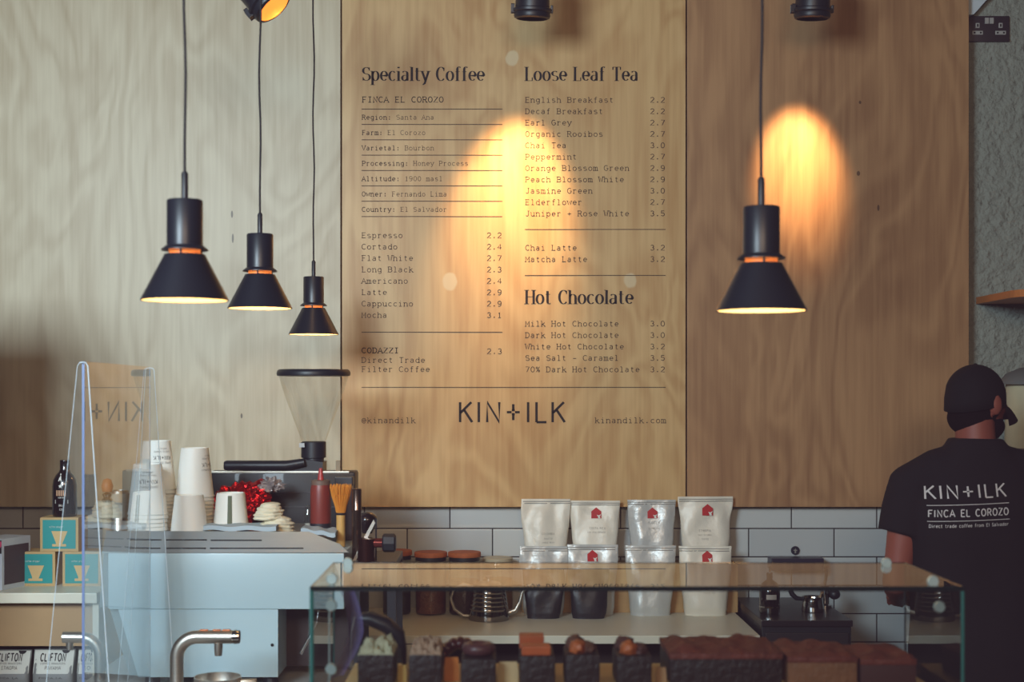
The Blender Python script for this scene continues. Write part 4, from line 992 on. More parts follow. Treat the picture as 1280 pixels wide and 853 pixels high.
# ------------------------------------------------------------------ clear acrylic screen
M_acr = glass('acrylic', (.93, .95, .96), .36, 1., .0, .02)
M_acr2 = glass('acrylic_fin', (.95, .97, .98), .03, .6, .02, .035)
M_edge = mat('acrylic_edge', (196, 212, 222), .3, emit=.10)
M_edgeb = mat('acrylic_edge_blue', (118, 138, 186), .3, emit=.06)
def screen():
    Y1, Y2 = 3.3, 3.70
    a = Vector((X_(104, Y1), Y1, 0)); b = Vector((X_(187, Y2), Y2, 0)); c = (a+b)/2
    t = thing('acrylic_screen', 'freestanding clear acrylic screen with two tapered fins before the boxes', 'screen', (c.x, c.y, CZ))
    a -= c; b -= c; d = (b-a).normalized(); nrm = Vector((-d.y, d.x, 0))*.003
    za, zb2 = Z_(452, Y1)-CZ, Z_(459, Y2)-CZ
    mb = MB()
    v = [a-nrm, a+nrm, b+nrm, b-nrm]
    pts = [(q.x, q.y, 0.002) for q in v]+[(q.x, q.y, zz) for q, zz in zip(v, (za, za, zb2, zb2))]
    mb.add([pts[0], pts[3], pts[7], pts[4]], [[0, 1, 2, 3]])
    mb.build('main_pane', M_acr, t)
    mb = MB(); e = d*.004
    for q, zz, nm in ((a, za, M_edgeb), (b, zb2, M_edge)):
        k = .0030 if q is a else .0010
        MB().add([(q.x-k, q.y, 0), (q.x+k, q.y, 0), (q.x+k, q.y+.004, 0), (q.x-k, q.y+.004, 0), (q.x-k, q.y, zz), (q.x+k, q.y, zz), (q.x+k, q.y+.004, zz), (q.x-k, q.y+.004, zz)],
                 [[0, 1, 2, 3], [4, 5, 6, 7], [0, 1, 5, 4], [1, 2, 6, 5], [2, 3, 7, 6], [3, 0, 4, 7]]).build('pane_edge', nm, t)
    # tapered fins at both ends
    for (Y, xl, xr_, yt, kl, kr, rad) in ((Y1, 98, 111, 453, -.097, .066, 5), (Y2, 181, 193.5, 460, -.083, .064, 3)):
        zt_ = Z_(yt, Y); yb = VY+(EYE-CZ)/Y*F; h = yb-yt
        P2 = lambda x, y: (X_(x, Y)-c.x, Z_(y, Y)-CZ)
        pts = [P2(xl+kl*h, yb), P2(xl, yt+rad), P2(xl+rad*.5, yt+.8), P2((xl+xr_)/2, yt), P2(xr_-rad*.5, yt+.8), P2(xr_, yt+rad), P2(xr_+kr*h, yb)]
        yy = Y-c.y-.008
        MB().add([(x, yy, z) for x, z in pts], [list(range(7))]).build('side_fin', M_acr2, t)
        MB().tube([(x, yy, z) for x, z in pts[:3]], .0009, 6).build('fin_edge', M_edge, t)
        MB().tube([(x, yy, z) for x, z in pts[2:]], (.0016 if Y == Y1 else .0010), 6).build('fin_edge', M_edge, t)
screen()

# ------------------------------------------------------------------ left shelf unit, boxes, bottle, bags
SZ = Z_(733, 4.3)
def left_unit():
    x0, x1 = -2.2, X_(121, 4.15); cx = (x0+x1)/2; w = (x1-x0)/2
    t = thing('shelf_unit', 'white topped plywood shelf unit at the left with bags on its lower shelf', 'shelf unit', (cx, 4.15, 0))
    MB().box(-w, w, 0, .40, SZ-.03, SZ, .002).build('shelf_top', M_white, t)
    MB().box(-w+.01, w-.01, .05, .07, Z_(808, 4.2), SZ-.03).build('fascia', mat('fascia_ply', (176, 142, 100), .5, stretch=(1, 1, 1), scale=7, var=.2), t)['label'] = 'tan plywood front board'
    MB().box(-w, w, .02, .40, .72, .745, .002).build('lower_shelf', M_white, t)
    MB().box(-w, w, .38, .40, 0, SZ-.03).build('back_board', mat('unit_dark', (50, 42, 46), .8), t)
    for s in (-1, 1): MB().box(s*w-(.018 if s > 0 else 0), s*w+(.018 if s < 0 else 0), .02, .38, 0, SZ-.03).build('side_board', M_white, t)
left_unit()
M_teal = mat('teal_print', (10, 142, 140), .5, var=.04); M_kraft = mat('kraft_card', (190, 158, 108), .7, var=.06)
def dripper_box(label, x0, x1, y0, y1, Y, zb, rz=0.):
    u = Y/F; w = (x1-x0)/2*u; h = (y1-y0)*u
    t = thing('dripper_box', label, 'box', (X_((x0+x1)/2, Y), Y, zb), rz, 'teal coffee dripper boxes')
    MB().box(-w, w, 0, .10, 0, h, .0012).build('carton', M_kraft, t)
    MB().box(-w*.86, w*.86, -.0008, .001, h*.08, h*.93).build('teal_panel', M_teal, t)
    s = w
    q = MB().prism([(-s*.40, h*.60), (s*.44, h*.60), (s*.20, h*.28), (s*.16, h*.22), (s*.36, h*.22), (s*.36, h*.15), (-s*.36, h*.15), (-s*.36, h*.22), (-s*.16, h*.22), (-s*.18, h*.28)], -.0014, -.0006)
    q.box(s*.02, s*.05, -.0015, -.0005, h*.94, h*.95)
    q.build('dripper_drawing', mat('tan_drawing', (204, 172, 118), .6), t)['label'] = 'tan drawing of a coffee dripper'
    mb = MB(); Q, wd = text_quads('coffee dripper', 'sans', 1.0); sc = w*.75/wd
    for quad in Q: mb.add([(-s*.52+v.x*sc, -.0012, h*.70+v.y*sc*1.2) for v in quad], [[0, 1, 2, 3]])
    mb.build('box_print', M_wprt, t)
dripper_box('teal dripper box at the lower left of the pile of three', 20, 69, 690, 733, 4.3, SZ)
dripper_box('teal dripper box at the lower right, behind the clear screen edge', 78, 126, 690, 733, 4.3, SZ)
zb1 = SZ+43*4.3/F+.0005
dripper_box('teal dripper box on top of the pile under the black bottle', 50, 98, 646, 688.5, 4.3, zb1)
def white_box():
    Y = 4.22; t = thing('white_carton', 'white carton with pink and black corner print at the far left', 'box', (X_(-14, Y), Y, SZ), .0)
    w = 20*Y/F; h = Z_(674, Y)-SZ
    M = Matrix.Rotation(-.35, 4, 'Z')
    MB().box(-w, w, 0, .13, 0, h, .001, M=M).build('carton', mat('carton_white', (196, 202, 212), .5), t)
    MB().prism([(w*.3, h*.98), (w*.98, h*.98), (w*.98, h*.72), (w*.7, h*.72)], -.0012, -.0004, M=M).build('black_corner', M_dark, t)
    MB().prism([(w*.5, h*.96), (w*.98, h*.96), (w*.98, h*.86), (w*.8, h*.80)], -.002, -.0014, M=M).build('pink_corner', mat('pink_print', (206, 70, 110), .5), t)
    MB().box(w-.001, w+.0008, .01, .12, h*.1, h*.86, M=M).build('dark_side_panel', mat('side_grey', (76, 62, 70), .6), t)  # dark grey panel over the right side of the carton
white_box()
def black_bottle():
    Y = 4.345; u = Y/F; zb = zb1+42.5*4.3/F+.001
    t = thing('black_bottle', 'black round shouldered bottle with white printing on the teal boxes', 'bottle', (X_(81, Y), Y, zb)); z = lambda y: (646-y)*u
    b = MB().lathe([(0, 0), (14.3*u, 0), (15*u, 2*u), (15*u, z(608)), (14*u, z(601)), (11*u, z(595)), (7.5*u, z(591)), (6*u, z(588)), (6*u, z(578)), (6.2*u, z(577)), (5.6*u, z(576)), (0, z(576))], n=40).build('bottle_body', mat('bottle_black', (26, 18, 22), .22, coat=.7), t, 50)
    pf = project(b, .0008)
    mb = MB()
    def star(cx, cz, r, n=5):
        return [pf(cx+(r if i % 2 == 0 else r*.42)*math.sin(i*PI/n), cz+(r if i % 2 == 0 else r*.42)*math.cos(i*PI/n)) for i in range(2*n)]
    q = MB(); st = star(-1*u, z(608), 3*u); q.add(st+[pf(-1*u, z(608))], [[i, (i+1) % 10, 10] for i in range(10)])
    fg = [(-4, 602), (-3.4, 598), (-2.5, 597), (-2, 594.5), (-3, 593.5), (-2.4, 592), (-1.2, 593), (-.8, 597), (.2, 602), (-.8, 602), (-1.8, 599.5), (-3, 602)]
    q.add([pf(x*u, z(y)) for x, y in fg], [list(range(len(fg)))])
    q.add([pf(x*u, z(y)) for x, y in ((-8, 625), (8, 625), (8, 629.5), (-8, 629.5))], [[0, 1, 2, 3]])
    q.build('emblem_print', M_wprt, b)
    lettering('bottle_print', [('IIIIII', -6.5*u, 6.5*u, z(620), 7*u, 'sans', 2.2)], mat('copper_print', (216, 168, 132), .5), b, pf)
    lettering('bottle_print', [('COFFEE', -4*u, 4.6*u, z(623), 1.6*u, 'sans', 1.6), ('BREW', -3*u, 3*u, z(633), 2.4*u, 'sans', 1.2), ('CO', -2*u, 2*u, z(638), 2.4*u, 'sans', 1.2)], M_wprt, b, pf)
black_bottle()
M_lbl = mat('label_white', (206, 204, 194), .6, var=.03)
def clifton(label, x0, x1, ytop, Y, word, seed):
    bz_ = .745; u = Y/F; cx = X_((x0+x1)/2, Y); w = (x1-x0)/2*u; h = Z_(ytop, Y)-bz_
    t = thing('paper_coffee_bag', label, 'coffee bag', (cx, Y, bz_), 0, 'coffee bags on the lower left shelf')
    secs = [(0, .035, h*k/10, w*(.97 if k < 9 else .99), .034*(1 if k < 6 else max(.06, 1-(k-6)/4.2)), 0) for k in range(11)]
    mb = MB().loft(secs, 36, 6); b = mb.build('bag_body', mat('grey_bag', (120, 120, 118), .55, bump=.4, bscale=30), t, 50); pf = project(b)
    lz0 = Z_(843, Y)-bz_; g = MB(); n = 8
    for i in range(n):
        for j in range(4):
            xa, xb = -w*.93+1.86*w*i/n, -w*.93+1.86*w*(i+1)/n; z0, z1 = lz0+(h*.985-lz0)*j/4, lz0+(h*.985-lz0)*(j+1)/4
            g.add([pf(xa, z0), pf(xb, z0), pf(xb, z1), pf(xa, z1)], [[0, 1, 2, 3]])
    g.build('paper_label', M_lbl, b)
    pf2 = project(b, .0024)
    lettering('label_print', [('CLIFTON', -w*.62, w*.62, Z_(828, Y)-bz_, 8.5*u, 'sans', 2.0), ('COFFEE ROASTERS', -w*.6, w*.6, Z_(832, Y)-bz_, 2*u, 'sans', 1.1), (word, -w*.36, w*.42, Z_(838, Y)-bz_, 4*u, 'sans', 1.1), ('FINCA LA', -w*.6, w*.5, Z_(849, Y)-bz_, 2*u, 'sans', 1.1)], M_ink, b, pf2)
    q = MB(); cx_ = w*.55
    q.add([pf2(cx_+5*u*math.cos(a*PI/8+PI), h*.985+4*u*math.sin(a*PI/8+PI)) for a in range(9)], [list(range(9))]).build('black_valve', M_dark, b)
clifton('white labelled coffee bag reading ETHIOPIA on the lower left shelf', -16, 36, 815, 4.22, 'ETHIOPIA', 1)
clifton('white labelled coffee bag reading PANAMA on the lower left shelf', 38, 91, 814, 4.22, 'PANAMA', 2)
clifton('third coffee bag seen through the clear screen on the lower left shelf', 94, 121, 814, 4.22, 'CO', 3)
for i, (x0, x1) in enumerate(((28, 50), (56, 78))):
    c = X_((x0+x1)/2, 4.38)
    t = thing('dark_coffee_bag', ('dark bag top peeping up between the first two labelled bags', 'dark bag top peeping up behind the PANAMA bag')[i], 'coffee bag', (c, 4.38, .745), 0, 'dark bags behind')
    w = (x1-x0)/2*4.38/F; h = Z_(809, 4.38)-.745
    MB().loft([(0, 0, h*k/8, w, .03*(1 if k < 5 else max(.08, 1-(k-5)/3.2)), 0) for k in range(9)], 28, 5).build('bag_body', M_pouchb, t, 50)
    MB().box(-w*.6, w*.6, -.006, -.003, h*.92, h*.97).build('tin_tie', M_prt, t)

# ------------------------------------------------------------------ unseen cabinet added at the left to cast shade on the panel
def tall():
    t = thing('shade_cabinet', 'unseen tall dark cabinet added at the left to shade the wall panel', 'cabinet', (-1.85, 3.88, 0))
    MB().box(-.3, .3, -.45, .16, 0, 2.08, .005).build('cabinet_body', mat('cabinet_dark', (60, 54, 56), .6), t)
    for s in (-1, 1):
        d = MB().box(min(0, s*.295)+.003, max(0, s*.295)-.003, -.468, -.451, .05, 2.04, .002).build('door', mat('cabinet_door', (66, 60, 62), .5), t)
        MB().tube([(s*.03, -.48, .95), (s*.03, -.48, 1.1)], .005, 8).build('handle', M_steel, d)
tall()

# ------------------------------------------------------------------ glass display case with cakes
GZ = 1.387; Yf, Yb = 2.20, 2.517
CX0, CX1 = X_(388, Yf), X_(1205, Yf)
M_case = glass('case_glass', (.76, .78, .78), .045, .90, .0, 0.)
M_top = glass('case_top_glass', (.84, .85, .83), .25, .90, .004, .0)
M_teale = mat('green_glass_edge', (40, 92, 88), .15, var=.1, coat=.6, emit=.03)
M_darke = mat('dark_glass_edge', (12, 26, 28), .15, coat=.5)
M_fit = mat('pale_metal_fitting', (196, 216, 216), .25, .5)
def case():
    cx = (CX0+CX1)/2; w = (CX1-CX0)/2; D = Yb-Yf
    t = thing('display_case', 'glass display case of cakes on the front counter', 'display case', (cx, Yf, 1.05)); g = GZ-1.05
    MB().box(-w, w, 0, D+.02, 0, .145, .003).build('case_base', mat('case_base', (70, 58, 50), .6), t)
    def pane(nm, quad, m, edges, em):
        o = MB().add(quad, [[0, 1, 2, 3]]).build(nm, m, t)
        for (a, b, r, e) in edges: MB().tube([a, b], r, 6).build('glass_edge', e, o)
        return o
    xb = CX1-CX0
    pane('top_pane', [(-w, 0, g), (w, 0, g), (w, D, g), (-w, D, g)], M_top, [((-w, 0, g-.002), (w, 0, g-.002), .0042, M_darke), ((-w, 0, g), (-w, D, g), .0012, M_teale), ((w, 0, g), (w, D, g), .0012, M_darke), ((-w, D, g), (w, D, g), .0008, M_darke)], None)
    pane('front_pane', [(-w, 0, .145), (w, 0, .145), (w, 0, g), (-w, 0, g)], M_case, [((-w+.002, .0, .145), (-w+.002, .0, g), .0036, M_teale), ((w-.002, .0, .145), (w-.002, .0, g), .003, M_teale)], None)
    for s in (-1, 1): pane('side_pane', [(s*w, 0, .145), (s*w, D, .145), (s*w, D, g), (s*w, 0, g)], M_case, [((s*w, D, .145), (s*w, D, g), .0014, M_teale if s < 0 else M_darke)], None)
    # round fittings
    ft = MB()
    def fit(px_, py_, Y, nm='fitting'):
        p = P(px_, py_, Y); MB().lathe([(0, -.004), (.008, -.004), (.0095, 0), (.008, .004), (0, .004)], n=20, M=Matrix.Rotation(PI/2, 3, 'X')).build('glass_fitting', M_fit, t, 50, (p.x-cx, p.y-Yf, p.z-1.05))
    for a in ((415, 724, 2.235), (414, 757, 2.21), (435, 704, 2.48), (414, 837, 2.21), (1108, 704, 2.48), (1166, 727, 2.235), (1174, 759, 2.21)): fit(*a)
    p = P(412, 760, 2.215); MB().tube([(p.x-cx, .012, .145), (p.x-cx, .012, p.z-1.05)], .0012, 8).build('support_rod', M_fit, t)
    return cx
case()
CB = 1.05+.145
tag(MB().box(X_(428, 2.3), X_(1165, 2.3), 2.235, 2.50, CB, CB+.018, .003).build('serving_board', mat('pale_board', (206, 176, 120), .5, stretch=(1, 10, 10))), 'long pale wooden serving board inside the glass case', 'board')
BT = CB+.0185
M_choc = mat('chocolate', (30, 18, 22), .55, var=.25, scale=50, bump=1.2, bscale=90)
M_cream2 = mat('cream_topping', (176, 176, 150), .7, var=.25, scale=60, bump=1.5, bscale=60)
M_or = mat('orange_wafer', (178, 86, 42), .5, var=.15, scale=40)
M_redb = mat('red_brown_bake', (104, 48, 36), .65, var=.7, scale=26, bump=1.5, bscale=60)
M_tan = mat('tan_sponge', (124, 84, 56), .7, var=.3, scale=50, bump=1, bscale=90)
M_caramel = mat('caramel_blob', (176, 92, 44), .45, var=.3, scale=35, bump=1.2, bscale=60)
def cake(label, x0, x1, ytop, Y, base_m, top_m, kind, dz=.0, depth=.09, seed=0):
    u = Y/F; w = (x1-x0)/2*u; zt = Z_(ytop, Y)-BT; hb = zt*.72
    t = thing('cake_slice', label, 'cake', (X_((x0+x1)/2, Y), Y, BT))
    mb = MB(); mb.box(-w, w, 0, depth, 0, hb, .004)
    mb.build('cake_base', base_m, t, 40)
    d2 = depth/2
    if kind == 'crumble':
        m2 = MB(); bm = bmesh.new(); bmesh.ops.create_grid(bm, x_segments=44, y_segments=44, size=1); bm.verts.index_update()
        def hh(x, y): return max(0, .45+.75*noise.noise(Vector((x*70, y*70, seed*3)))+.45*noise.noise(Vector((x*190, y*190, seed))))
        vs = [(v.co.x*w*.98, d2+v.co.y*d2*.98, hb-.003+(zt-hb+.004)*hh(v.co.x*w, v.co.y*d2)*(1-max(abs(v.co.x), abs(v.co.y))**8)) for v in bm.verts]
        m2.add(vs, [[v.index for v in f.verts] for f in bm.faces]); bm.free()
        m2.box(-w*.99, w*.99, .001, depth-.001, hb-.008, hb+.001, .002)
        m2.build('cream_topping', top_m, t, 60)
    elif kind == 'ring':
        pts = [(w*.62*math.cos(a*PI/12), d2+w*.62*math.sin(a*PI/12), hb+.010) for a in range(25)]
        MB().tube(pts, .0105, 12).build('icing_ring', top_m, t, 60)
        MB().ball((0, d2, hb+.004), w*.3, w*.3, .008, jit=.3).build('centre_blob', M_caramel, t, 60)
    elif kind == 'wafer':
        MB().box(-w*.9, w*.75, .004, depth*.36, hb, zt-.004, .002).build('orange_piece', top_m, t)
        MB().box(-w*1.0, w*.45, depth*.60, depth*.95, hb, zt+.002, .002).build('orange_piece', top_m, t)
    elif kind == 'blob':
        MB().ball((-w*.25, d2*.6, hb+.006), w*.5, .018, .014, jit=.3, seed=seed).build('caramel_topping', M_caramel, t, 60)
        MB().ball((w*.4, d2*.8, hb+.004), w*.45, .024, .011, jit=.35, seed=seed+3).ball((-w*.3, depth*.8, hb+.004), w*.6, .018, .016, jit=.3, seed=seed+5).build('topping', top_m, t, 60)
    elif kind == 'slab':
        m2 = MB(); bm = bmesh.new(); bmesh.ops.create_grid(bm, x_segments=30, y_segments=10, size=1); bm.verts.index_update()
        vs = [(v.co.x*w*1.01, d2+v.co.y*d2*1.02, hb+.004+(zt-hb-.004)*(.5+.8*noise.noise(Vector((v.co.x*w*40+seed, v.co.y*2, seed))))*(1-max(abs(v.co.x), abs(v.co.y))**6)) for v in bm.verts]
        m2.add(vs, [[v.index for v in f.verts] for f in bm.faces]); bm.free()
        m2.box(-w*1.01, w*1.01, -.001, depth+.001, hb-.006, hb+.004, .002)
        m2.build('baked_top', top_m, t, 60)
    return t
cake('chocolate slice with pale crumbly cream, leftmost in the glass case', 447, 492, 803, 2.30, M_choc, M_cream2, 'crumble', depth=.10, seed=1)
cake('chocolate slice with creamy pinkish topping, second from left', 511, 552, 803, 2.30, M_choc, mat('pink_cream', (158, 130, 108), .6, var=.3, scale=50, bump=1.2), 'crumble', depth=.10, seed=2)
cake('dark cake topped with a brown icing ring', 576, 620, 812, 2.30, M_choc, mat('brown_icing', (84, 50, 52), .4, var=.15), 'ring')
cake('dark brownie topped with two orange wafer pieces', 650, 694, 806, 2.30, M_choc, M_or, 'wafer', depth=.11)
cake('dark brownie with orange caramel blob, left one of two', 707, 750, 804, 2.30, M_choc, mat('brown_top', (96, 62, 50), .6, var=.3, scale=40), 'blob', seed=4)
cake('dark brownie with orange caramel blob, right one of two', 771, 815, 806, 2.30, M_choc, mat('brown_top2', (82, 50, 46), .6, var=.3, scale=40), 'blob', seed=9)
cake('long red brown slab cake in the middle right of the case', 838, 978, 806, 2.31, M_choc, M_redb, 'slab', depth=.15, seed=3)
cake('tan loaf slab with red brown top at the right of the case', 985, 1072, 812, 2.31, M_tan, M_redb, 'slab', depth=.14, seed=7)
cake('dark sided slab with red brown top at the far right', 1076, 1146, 816, 2.31, mat('brown_sponge', (66, 36, 34), .7, var=.2), M_redb, 'slab', depth=.13, seed=12)
def card(label, x0, x1, y0, y1, Y, m, curl=False):
    u = Y/F; w = (x1-x0)/2*u; h = (y1-y0)*u; zb_ = Z_(y1, Y)-BT
    t = thing('price_card', label, 'price card', (X_((x0+x1)/2, Y), Y, BT), 0, 'small cards between the cakes')
    z0 = 0 if zb_ < .012 else zb_
    c = MB().prism([(-w, z0), (w, z0), (w, z0+h*.55), (w*.85, z0+h), (-w*.85, z0+h), (-w, z0+h*.55)], 0, .002).build('card_face', m, t)
    MB().box(-w*.2, w*.2, 0.002, .02, 0, .003).build('card_foot', m, t)
    if z0: MB().tube([(0, .001, 0), (0, .001, z0)], .0015, 6).build('card_stick', M_cord, t)
card('cream shaped card between the ringed cake and the orange topped brownie', 622, 648, 820, 846, 2.33, mat('cream_card', (196, 172, 132), .6))
card('yellow card between the first two cakes', 497, 508, 828, 850, 2.33, mat('yellow_card', (200, 166, 96), .6))
card('orange card between the second cake and the ringed cake', 555, 574, 820, 850, 2.34, mat('orange_card', (204, 122, 54), .6))
card('small pale card left of the long red brown slab', 820, 833, 834, 853, 2.33, mat('pale_card', (178, 140, 102), .6))
def violet():
    m = bpy.data.materials.new('violet_reflection'); t, N, L, o = nt(m)
    a = N.new('ShaderNodeBsdfTransparent'); b = N.new('ShaderNodeBsdfPrincipled'); x = N.new('ShaderNodeMixShader')
    n = N.new('ShaderNodeTexNoise'); n.inputs['Scale'].default_value = 14; r = N.new('ShaderNodeValToRGB'); L.new(n.outputs[0], r.inputs[0])
    r.color_ramp.elements[0].color = srgb(96, 88, 170); r.color_ramp.elements[1].color = srgb(160, 150, 206)
    L.new(r.outputs[0], b.inputs['Base Color']); b.inputs['Roughness'].default_value = .3
    x.inputs[0].default_value = .55; L.new(a.outputs[0], x.inputs[1]); L.new(b.outputs[0], x.inputs[2]); L.new(x.outputs[0], o.inputs[0])
    return m
def case_extras():
    # tongs
    Y = 2.44; t = thing('serving_tongs', 'black serving tongs leaning inside the left of the case', 'tongs', (X_(470, Y), Y, BT)); u = Y/F; z = lambda y: Z_(y, Y)-BT
    for s in (0, 1):
        MB().tube([(-26*u, s*.012, z(772)), (-8*u, s*.014, z(774)), (12*u, s*.012, z(782)), (28*u, s*.006, z(795)), (34*u, s*.004, z(812)), (36*u, 0, .002)], [.004, .012, .013, .012, .006, .003], 12).build('tong_arm', M_black, t, 60)
    MB().tube([(-26*u, .006, z(772)), (-30*u, .006, z(790)), (-32*u, .006, .002)], .003, 8).build('tong_rest', M_steel, t)
    # violet reflection in the glass, shaped as a curled sheet
    Y = 2.36; p = MB(); n = 24; u = Y/F
    xs = lambda k: 4*math.sin(k*PI*.9)
    L1 = []; 
    for i in range(n+1):
        k = i/n; y = 738+k*112; x = 424+13*math.sin(k*PI*1.05)*(.9)+ (8 if k < .5 else 8-22*(k-.5)); wd = 11-5*abs(k-.6)
        for j in range(5):
            a = j/4; L1.append((X_(x+wd*(a-.5)*1.6, Y), Y+.035*a+.012*math.sin(a*PI), Z_(y, Y)))
    fs = []
    for i in range(n):
        for j in range(4): fs.append([i*5+j, i*5+j+1, (i+1)*5+j+1, (i+1)*5+j])
    zmin = min(v[2] for v in L1)
    p.add([(x, y, z-zmin+BT+.001) if False else (x, y, z) for x, y, z in L1], fs)
    o = p.build('reflection_sheet', violet(), None, 70)
    tag(o, 'violet reflection at the left end of the glass case, shaped as a curl', 'glass reflection')
    # dark pastry behind
    Y = 2.43; u = Y/F
    t = thing('glazed_pastry', 'dark red brown ridged pastry at the back of the case', 'pastry', (X_(575, Y), Y, BT))
    mb = MB(); r = 20*u
    for i in range(9):
        a = PI*(.05+.9*i/8); mb.ball((-r*1.15*math.cos(a), 0, .012+r*1.3*math.sin(a)), .0115, .02, .011, sub=2, M=Matrix.Rotation(a, 3, 'Y'))
    mb.build('pastry_ridges', mat('dark_glaze2', (70, 26, 28), .3, coat=.4, var=.3), t, 60)
case_extras()

# ------------------------------------------------------------------ the person
M_skin = mat('skin', (140, 74, 60), .55, var=.06, scale=12); M_hair = mat('dark_hair', (17, 12, 14), .95, var=.3, scale=120, spec=.05)
M_shirt = mat('black_tshirt', (27, 24, 28), .9, var=.12, scale=10, bump=.6, bscale=14, spec=.2); M_cap = mat('black_cap', (22, 20, 24), .85, spec=.2)
def limb(mb, pts, rs, n=16):
    P_ = [Vector(p) for p in pts]
    mb.tube(P_, rs, n)
    for p, r in zip(P_, rs): mb.ball(p, r*.98, sub=2)
def person():
    Y = 4.10; u = Y/F; px_ = X_(1221, Y)
    t = thing('person', 'person in black cap and black printed T-shirt standing with back turned', 'person', (px_, Y, 0))
    yaw = math.radians(-56); Rz = Matrix.Rotation(yaw, 3, 'Z')
    body = MB()
    hx, hz = .008, 1.660       # head centre
    H = Vector((hx, .035, hz))
    hp = lambda v: H+Rz @ Vector(v)
    hb = MB()
    # cranium, jaw, nose, brow, lips, ears, neck, trunk
    body.ball(H+Vector((0, 0, .018)), .076, .092, .088, M=Rz)
    body.ball(hp((0, .018, -.045)), .060, .074, .066, M=Rz)
    body.ball(hp((0, .066, -.088)), .028, .024, .020, M=Rz)
    limb(body, [hp((0, .092, .012)), hp((0, .112, -.022))], [.009, .0145], 10)
    limb(body, [hp((-.034, .082, .022)), hp((0, .09, .020)), hp((.034, .082, .022))], [.010, .011, .010], 10)
    limb(body, [hp((-.020, .088, -.052)), hp((0, .096, -.053)), hp((.020, .088, -.052))], [.005, .007, .005], 8)
    limb(body, [hp((-.017, .087, -.062)), hp((0, .093, -.063)), hp((.017, .087, -.062))], [.005, .007, .005], 8)
    for s in (-1, 1):
        body.ball(hp((s*.078, -.008, -.008)), .010, .019, .031, M=Rz @ Matrix.Rotation(-s*.3, 3, 'Z'))
        body.ball(hp((s*.034, .070, -.018)), .022, .02, .02)
    body.loft([(0, .0, 1.44, .085, .07), (0, .004, 1.50, .064, .062), (0, .012, 1.55, .056, .06), (0, .02, 1.62, .054, .06)], 24)
    tr = [(0, .02, .88, .150, .105), (0, .02, .95, .160, .11), (0, .015, 1.05, .150, .105), (0, .01, 1.15, .160, .108), (0, .005, 1.27, .182, .118), (0, 0, 1.36, .190, .115), (0, 0, 1.43, .170, .095), (0, 0, 1.48, .105, .07)]
    body.loft(tr, 32, 2.3)
    def hand(wr, dirv, up, side):
        d = Vector(dirv).normalized(); n_ = Vector(up).normalized(); sdv = d.cross(n_).normalized()*side
        pc = wr+d*.045
        Mh = Matrix((sdv, d, n_)).transposed()
        body.ball(pc, .040, .052, .016, M=Mh)
        for i, (off, ln) in enumerate(((-.030, .062), (-.010, .072), (.010, .068), (.029, .054))):
            b0 = wr+d*.078+sdv*off
            p1 = b0+d*ln*.45-n_*.004; p2 = p1+d*ln*.3-n_*ln*.18; p3 = p2+d*ln*.15-n_*ln*.24
            limb(body, [b0, p1, p2, p3], [.0095, .009, .0085, .0075], 10)
        b0 = wr+d*.022-sdv*.030; limb(body, [b0, b0+d*.028-sdv*.026-n_*.006, b0+d*.055-sdv*.030-n_*.014], [.012, .0105, .009], 10)
    for s in (-1, 1):
        sh = Vector((s*.192, 0, 1.425)); el = Vector((s*.232, .0, 1.145)); wr = Vector((s*.16, .225, 1.06))
        limb(body, [sh, sh.lerp(el, .35), sh.lerp(el, .7), el], [.048, .048, .043, .039])
        limb(body, [el, el.lerp(wr, .3), el.lerp(wr, .7), wr], [.040, .041, .032, .026])
        hand(wr, (-s*.25, .95, -.05), (0, .05, 1), s)
        hp0 = Vector((s*.088, .02, .90)); kn = Vector((s*.10, .03, .49)); an = Vector((s*.10, 0, .09))
        limb(body, [hp0, hp0.lerp(kn, .5), kn], [.095, .078, .058]); limb(body, [kn, kn.lerp(an, .35), an], [.056, .056, .038])
        limb(body, [Vector((s*.10, -.02, .045)), Vector((s*.105, .06, .035)), Vector((s*.11, .15, .025))], [.035, .035, .024])
    remesh(body, 'body', M_skin, .0065, t, 2)
    # eyes
    e = MB()
    for s in (-1, 1): e.ball(hp((s*.032, .083, -.001)), .0105, sub=2)
    e.build('eyes', mat('eye_white', (210, 205, 200), .2), t, 60)
    # hair: back of the head tapering to the nape, plus beard along the jaw
    h = MB()
    h.ball(hp((0, -.006, -.006)), .074, .084, .068, M=Rz)
    h.ball(hp((0, -.020, -.045)), .068, .068, .056, M=Rz)
    h.ball(hp((0, .030, -.070)), .0665, .060, .046, M=Rz)
    h.ball(hp((0, .066, -.090)), .034, .026, .024, M=Rz)
    ho = remesh(h, 'hair', M_hair, .006, t, 2)
    # drop the hair in front of the face: keep what lies behind the face plane or on the jaw
    bm = bmesh.new(); bm.from_mesh(ho.data); Ri = Rz.transposed(); dele = []
    for f in bm.faces:
        c = Ri @ (f.calc_center_median()-H)
        if c.y > .045 and c.z > -.048: dele.append(f)
    bmesh.ops.delete(bm, geom=dele, context='FACES'); bm.to_mesh(ho.data); bm.free()
    # cap
    c = MB(); N = 36; prof = []
    for i in range(13): a = PI/2*i/12; prof.append((math.cos(a), math.sin(a)))
    vs = []; fs = []
    ca = H+Vector((0, 0, .010)); R3 = Rz
    k = len(prof)
    for j in range(N):
        a = 2*PI*j/N
        for (r, z) in prof:
            low = -.022 if z == 0 else 0
            q = R3 @ Vector((.082*r*math.cos(a), .094*r*math.sin(a)-.002, .100*z**.95+low-(.018*max(0, -math.sin(a)) if z < .3 else 0)))
            vs.append(ca+q)
    for j in range(N):
        for i in range(k-1): fs.append([j*k+i, ((j+1) % N)*k+i, ((j+1) % N)*k+i+1, j*k+i+1])
    c.add(vs, fs)
    cap = c.build('cap', M_cap, t, 60)
